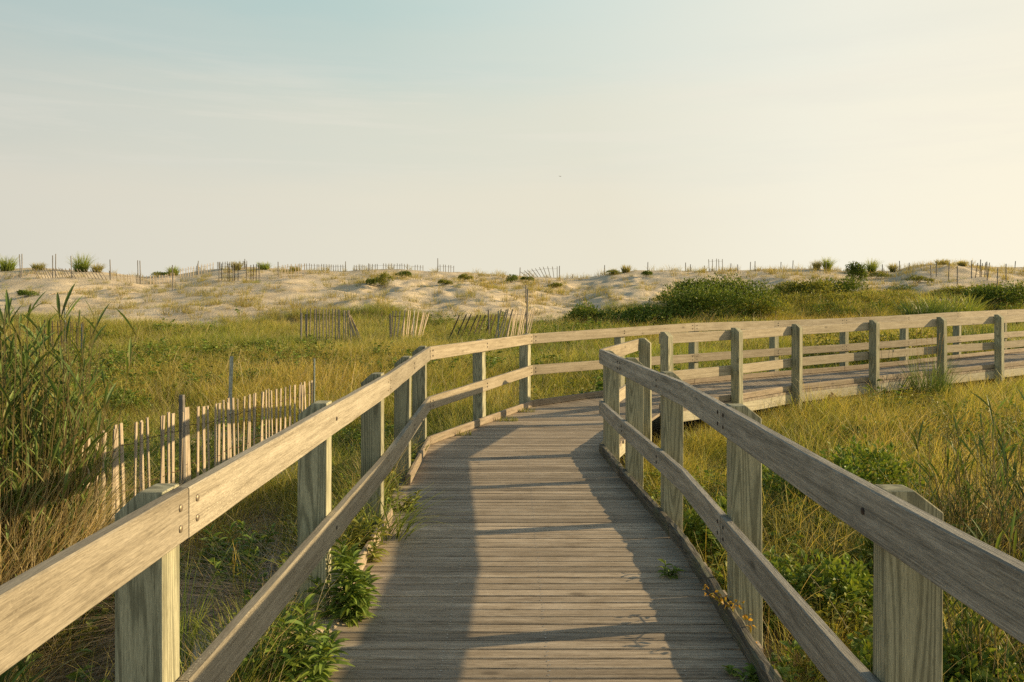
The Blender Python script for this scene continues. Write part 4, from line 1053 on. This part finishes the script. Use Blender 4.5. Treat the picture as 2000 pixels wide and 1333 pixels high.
def stake_mesh(kind, h):
    key = (kind+'stake', round(h, 2))
    if key not in PK:
        if kind == 'm':   # U-channel steel
            prof = [(-.02, 0), (.02, 0), (.02, .006), (.008, .006), (.008, .018), (-.008, .018), (-.008, .006), (-.02, .006)]
            V = [(a, b, z) for z in (0, h) for a, b in prof]; n = 8
            F = [(i, (i+1) % n, n+(i+1) % n, n+i) for i in range(n)]; G = [tuple(range(n-1, -1, -1)), tuple(range(n, 2*n))]
            PK[key] = mesh_np('stake', V, [np.array(F), np.array(G)], M_METAL, uv=[(v[2], v[0]) for v in V])
        else:
            V, F, U = tube([(0, 0, 0), (.008, .004, h*.5), (0, .0, h*.97), (.002, 0, h)], .032, .026, 7); U[:, 0] *= h; U[:, 1] *= .15
            n = 7; k = 3*n
            PK[key] = mesh_np('stake', V, [F, np.array([[k+i for i in range(n)]])], M_STAKE, uv=U)
    return PK[key]
def slat_fence(label, pts, h, pitch, kind='l', bury=.1, lean=(0, 0), stakes=(), seed=0, wires=(.25, .85), skip=0.0, irregular=.15, leanf=None, wire_r=.0035, topz=None, cat='fence'):
    """pts: plan polyline; stakes: (fraction, height above ground, kind)"""
    rg = random.Random(seed); x0, y0 = pts[0]; root = empty('slat_fence', (x0, y0, tz(x0, y0))); tag(root, label, cat)
    base = Vector(root.location)
    ln = [0]
    for a, b in zip(pts[:-1], pts[1:]): ln.append(ln[-1]+math.dist(a, b))
    def P(s):
        for i in range(len(pts)-1):
            if s <= ln[i+1] or i == len(pts)-2:
                t = (s-ln[i])/(ln[i+1]-ln[i]); a, b = pts[i], pts[i+1]
                return a[0]+(b[0]-a[0])*t, a[1]+(b[1]-a[1])*t, math.atan2(b[1]-a[1], b[0]-a[0])
    s = 0.0; wp = [[] for _ in wires]; meshes = pk(kind, h)
    while s <= ln[-1]:
        x, y, a = P(s); z = tz(x, y)-bury+rg.uniform(-.03, .02)
        if topz: z = topz(s/ln[-1])-h+rg.uniform(-.02, .02)
        l = leanf(s/ln[-1]) if leanf else lean[0]
        rx_ = lean[1]+rg.uniform(-.03, .03); ry_ = l+rg.uniform(-.035, .035)
        if rg.random() >= skip:
            o = link('picket', meshes[rg.randrange(4)], root); o.location = Vector((x, y, z))-base
            o.rotation_euler = (rx_, ry_, a+rg.uniform(-.15, .15))
        up = Vector((math.sin(ry_)*math.cos(a)*1.0+math.sin(rx_)*math.sin(a), math.sin(ry_)*math.sin(a)-math.sin(rx_)*math.cos(a), math.cos(ry_)*math.cos(rx_)))
        for i, f in enumerate(wires):
            wp[i].append(tuple(Vector((x, y, z))+up*(h*f)-base+Vector((math.sin(a), -math.cos(a), 0))*(.007 if len(wp[i]) % 2 else -.007)))
        s += pitch*(1+rg.uniform(-irregular, irregular))
    for p in wp:
        if len(p) > 1:
            V, F, U = tube(p, wire_r, wire_r, 4); link('wire', mesh_np('wire', V, F, M_WIRE, uv=U), root)
    for f, hh, k_ in stakes:
        x, y, a = P(f*ln[-1]); o = link('stake', stake_mesh(k_, hh+.5), root)
        o.location = Vector((x+math.sin(a)*.035, y-math.cos(a)*.035, tz(x, y)-.5))-base; o.rotation_euler = (rg.uniform(-.03, .03), rg.uniform(-.03, .03), a)
    return root
# near fence, parallel to the walk
slat_fence('nearest slat fence of tan pickets and rusty wire, running beside the left railing', [(-3.05, 3.9), (-3.0, 5.6), (-3.03, 7.3), (-2.95, 7.75), (-3.0, 9.3), (-2.86, 11.6)],
           1.2, .116, 'l', stakes=[(.44, 1.16, 'w'), (.98, 1.28, 'm')], seed=3, irregular=.22, wires=(.30, .56, .86), wire_r=.0034,
           topz=lambda t: .66-.33*t)
o = link('steel_stake', stake_mesh('m', 1.9)); o.location = (-3.22, 9.0, -1.02); o.rotation_euler = (0, .03, .4)
tag(o, 'tall grey-blue steel stake standing behind the nearest slat fence', 'stake')
o = link('steel_stake', stake_mesh('m', 1.75)); x, y, z = at(160, 20); o.location = (x, y, z-.55); tag(o, 'thin steel stake in the left meadow right of the dark slats', 'stake')

def bp(px, d): return ((px-1000)/1560*d, d)
slat_fence('short run of dark leaning slats in the left meadow beside the reeds', [bp(88, 24.5), bp(130, 24), bp(165, 23.2)], 1.15, .22, 'd', bury=.05, lean=(-.02, 0), stakes=[(.45, 1.6, 'm'), (1, 1.05, 'm')], seed=5, irregular=.4, wire_r=.006)
slat_fence('slat fence whose right end has fallen sideways, left of the middle fences', [bp(588, 27.6), bp(640, 27.2), bp(716, 26.6)], 1.3, .115, 'l', bury=.05, stakes=[(0, 1.1, 'w'), (.09, 1.05, 'w')], seed=6,
           leanf=lambda t: 0 if t < .72 else -(t-.72)*1.9, irregular=.4, skip=.1, wire_r=.005)
slat_fence('slat fence with thin pale slats leaning right beside a dark stake', [bp(762, 27), bp(785, 27), bp(822, 28.5)], 1.3, .11, 'l', bury=.05, leanf=lambda t: .06+.5*t, stakes=[(0, 1.15, 'w'), (.62, 1.25, 'm')], seed=7, wire_r=.005)
slat_fence('sagging slat fence of dark brown slats leaning right near the centre', [bp(868, 28), bp(905, 28), bp(955, 28.5)], 1.3, .21, 'd', bury=.15, leanf=lambda t: .45-.1*t, stakes=[(1, 1.2, 'w')], seed=8, wire_r=.005, irregular=.4)
slat_fence('tall row of pale slats leaning right beside the bend of the railing', [bp(962, 26.5), bp(985, 26.4), bp(1028, 27.5)], 1.4, .10, 'l', bury=.06, leanf=lambda t: .24+.14*t, stakes=[(.12, 1.25, 'm'), (.96, 1.95, 'w')], seed=9, wire_r=.005)
# dune fences
slat_fence('half buried low slats at the far left of the sand flat', [bp(-10, 50), bp(60, 51)], .9, .22, 'l', bury=.45, lean=(.45, 0), seed=10, wire_r=.006, stakes=[(.75, 1.45, 'w')])
slat_fence('long row of slats leaning left across the left dune hollow', [bp(76, 50.5), bp(150, 50), bp(214, 50.5)], 1.0, .20, 'l', bury=.25, lean=(-.5, 0), seed=11, wire_r=.006, stakes=[(.22, 1.45, 'w'), (.52, 1.4, 'w')])
slat_fence('long row of upright slats half buried in the left dune hollow', [bp(216, 50.5), bp(290, 51.5), bp(345, 53)], 1.0, .20, 'l', bury=.42, lean=(-.08, 0), seed=12, wire_r=.006, stakes=[(.0, 1.3, 'w'), (.42, 1.5, 'w')])
slat_fence('thin slats climbing to the crest left of the fenced hump', [bp(352, 55), bp(420, 56.5)], 1.0, .18, 'l', bury=.35, seed=13, wire_r=.006, stakes=[(.5, .8, 'w')])
slat_fence('short group of dark brown slats on the sand below the fenced hump', [bp(428, 50), bp(470, 50), bp(506, 50)], 1.15, .20, 'd', bury=.05, seed=14, skip=.3, irregular=.5, wire_r=.005, stakes=[(0, 1.15, 'w'), (.35, 1.2, 'w'), (1, 1.15, 'w')])
slat_fence('faint pale slats on the sand right of the dark brown group', [bp(543, 52), bp(600, 53)], 1.0, .22, 'l', bury=.15, seed=15, wire_r=.005, stakes=[(0, 1.0, 'w')])
slat_fence('slats in line along the crest topping the fenced hump', [bp(425, 57.5), bp(485, 57.5)], 1.0, .17, 'l', bury=.45, seed=16, wire_r=.006, stakes=[(.9, .7, 'w')])
slat_fence('low slats along the crest from the hump towards a dark stake', [bp(585, 58), bp(675, 58)], .9, .18, 'l', bury=.45, seed=17, wire_r=.006, stakes=[(1, .7, 'w')])
slat_fence('low slats along the crest above the tall narrow green bush', [bp(692, 58), bp(830, 58)], .9, .19, 'l', bury=.5, seed=18, wire_r=.006, skip=.15)
slat_fence('short slats on the crest near the centre, right of the long low run', [bp(855, 58), bp(890, 58)], .9, .19, 'l', bury=.4, seed=19, wire_r=.006, stakes=[(0, .95, 'w')])
slat_fence('fallen fan of slats on the crest left of the centre stake', [bp(1040, 58), bp(1092, 58)], 1.1, .2, 'l', bury=.25, leanf=lambda t: -1.0+1.05*t, seed=20, wire_r=.006, stakes=[(1, .9, 'w')])
slat_fence('flattened slats lying on the sand flat at the left', [bp(95, 43.5), bp(130, 44.3)], 1.3, .16, 'l', bury=-.04, lean=(1.38, 0), seed=21, wire_r=.005, cat='fence')
slat_fence('short slats on the crest above the shrub mass', [bp(1385, 57.5), bp(1412, 57.5)], 1.0, .24, 'l', bury=.15, seed=22, wire_r=.006)
slat_fence('tall thin slats on the far right dune face', [bp(1905, 49), bp(1935, 49)], .95, .35, 'd', bury=.05, lean=(.1, 0), seed=23, wire_r=.006, irregular=.5)

STK = [(108, 50, 1.5), (41, 50.5, 1.5), (338, 47, 1.45), (386, 57.5, 0.8), (270, 50.5, 1.5), (632, 57.5, 0.5), (720, 57, 0.6), (1015, 57.5, 0.74), (1027, 42.5, 1.0), (1118, 58, 0.33), (1180, 58, 0.69), (1265, 57.8, 0.55), (1339, 57.8, 0.63), (1349, 57.8, 0.47), (1375, 57.8, 0.44), (1427, 57.8, 0.5), (1442, 56, 0.55), (1465, 57.8, 0.55), (1474, 57.0, 0.72), (1525, 57.8, 0.5), (1548, 57.8, 0.61), (1601, 55, 0.44), (1613, 54, 0.8), (1666, 57.5, 0.66), (1681, 57.5, 0.52), (1722, 57, 0.55), (1758, 57.5, 0.66), (1749, 56.5, 0.44), (1775, 55, 0.5), (1820, 48.0, 1.05), (1829, 50.0, 0.9), (1852, 48.0, 1.05), (1870, 47.0, 1.05), (1897, 49.0, 1.05), (1914, 49.0, 1.05), (1929, 48.0, 1.05), (1948, 46.5, 1.0), (1965, 48.0, 1.05), (1982, 57.5, 0.5)]
for px, d, h in STK:
    x, y, z = at(px, d); o = link('fence_stake', stake_mesh('w', round(h+.4, 1))); o.location = (x, y, z-.4); o.rotation_euler = (_jr.uniform(-.05, .05), _jr.uniform(-.05, .05), _jr.uniform(0, 3))
    tag(o, 'thin weathered fence stake standing alone in the dune sand', 'stake', 'lone stakes along the dunes')

# a gull far off
def gull():
    bm = bmesh.new()
    body = bmesh.ops.create_uvsphere(bm, u_segments=10, v_segments=6, radius=.09)
    for v in bm.verts: v.co.x *= 2.6
    for s in (-1, 1):
        pts = [(-.1, s*.05, .02), (.12, s*.05, .02), (.10, s*.45, .16), (-.02, s*.45, .16), (-.16, s*.95, .04), (-.08, s*.93, .04)]
        for dz in (0, .015):
            v = [bm.verts.new((a, b, c+dz)) for a, b, c in pts]
            bm.faces.new((v[0], v[1], v[2], v[3])); bm.faces.new((v[3], v[2], v[5], v[4]))
    me = bpy.data.meshes.new('gull'); bm.to_mesh(me); bm.free(); me.materials.append(M_BIRD)
    o = link('gull', me); d = 260; o.location = ((1094-1000)/1560*d, d, EYE+(580-345)*d/1560); o.rotation_euler = (.2, 0, .5)
    tag(o, 'tiny gull in flight against the pale sky', 'bird')
gull()
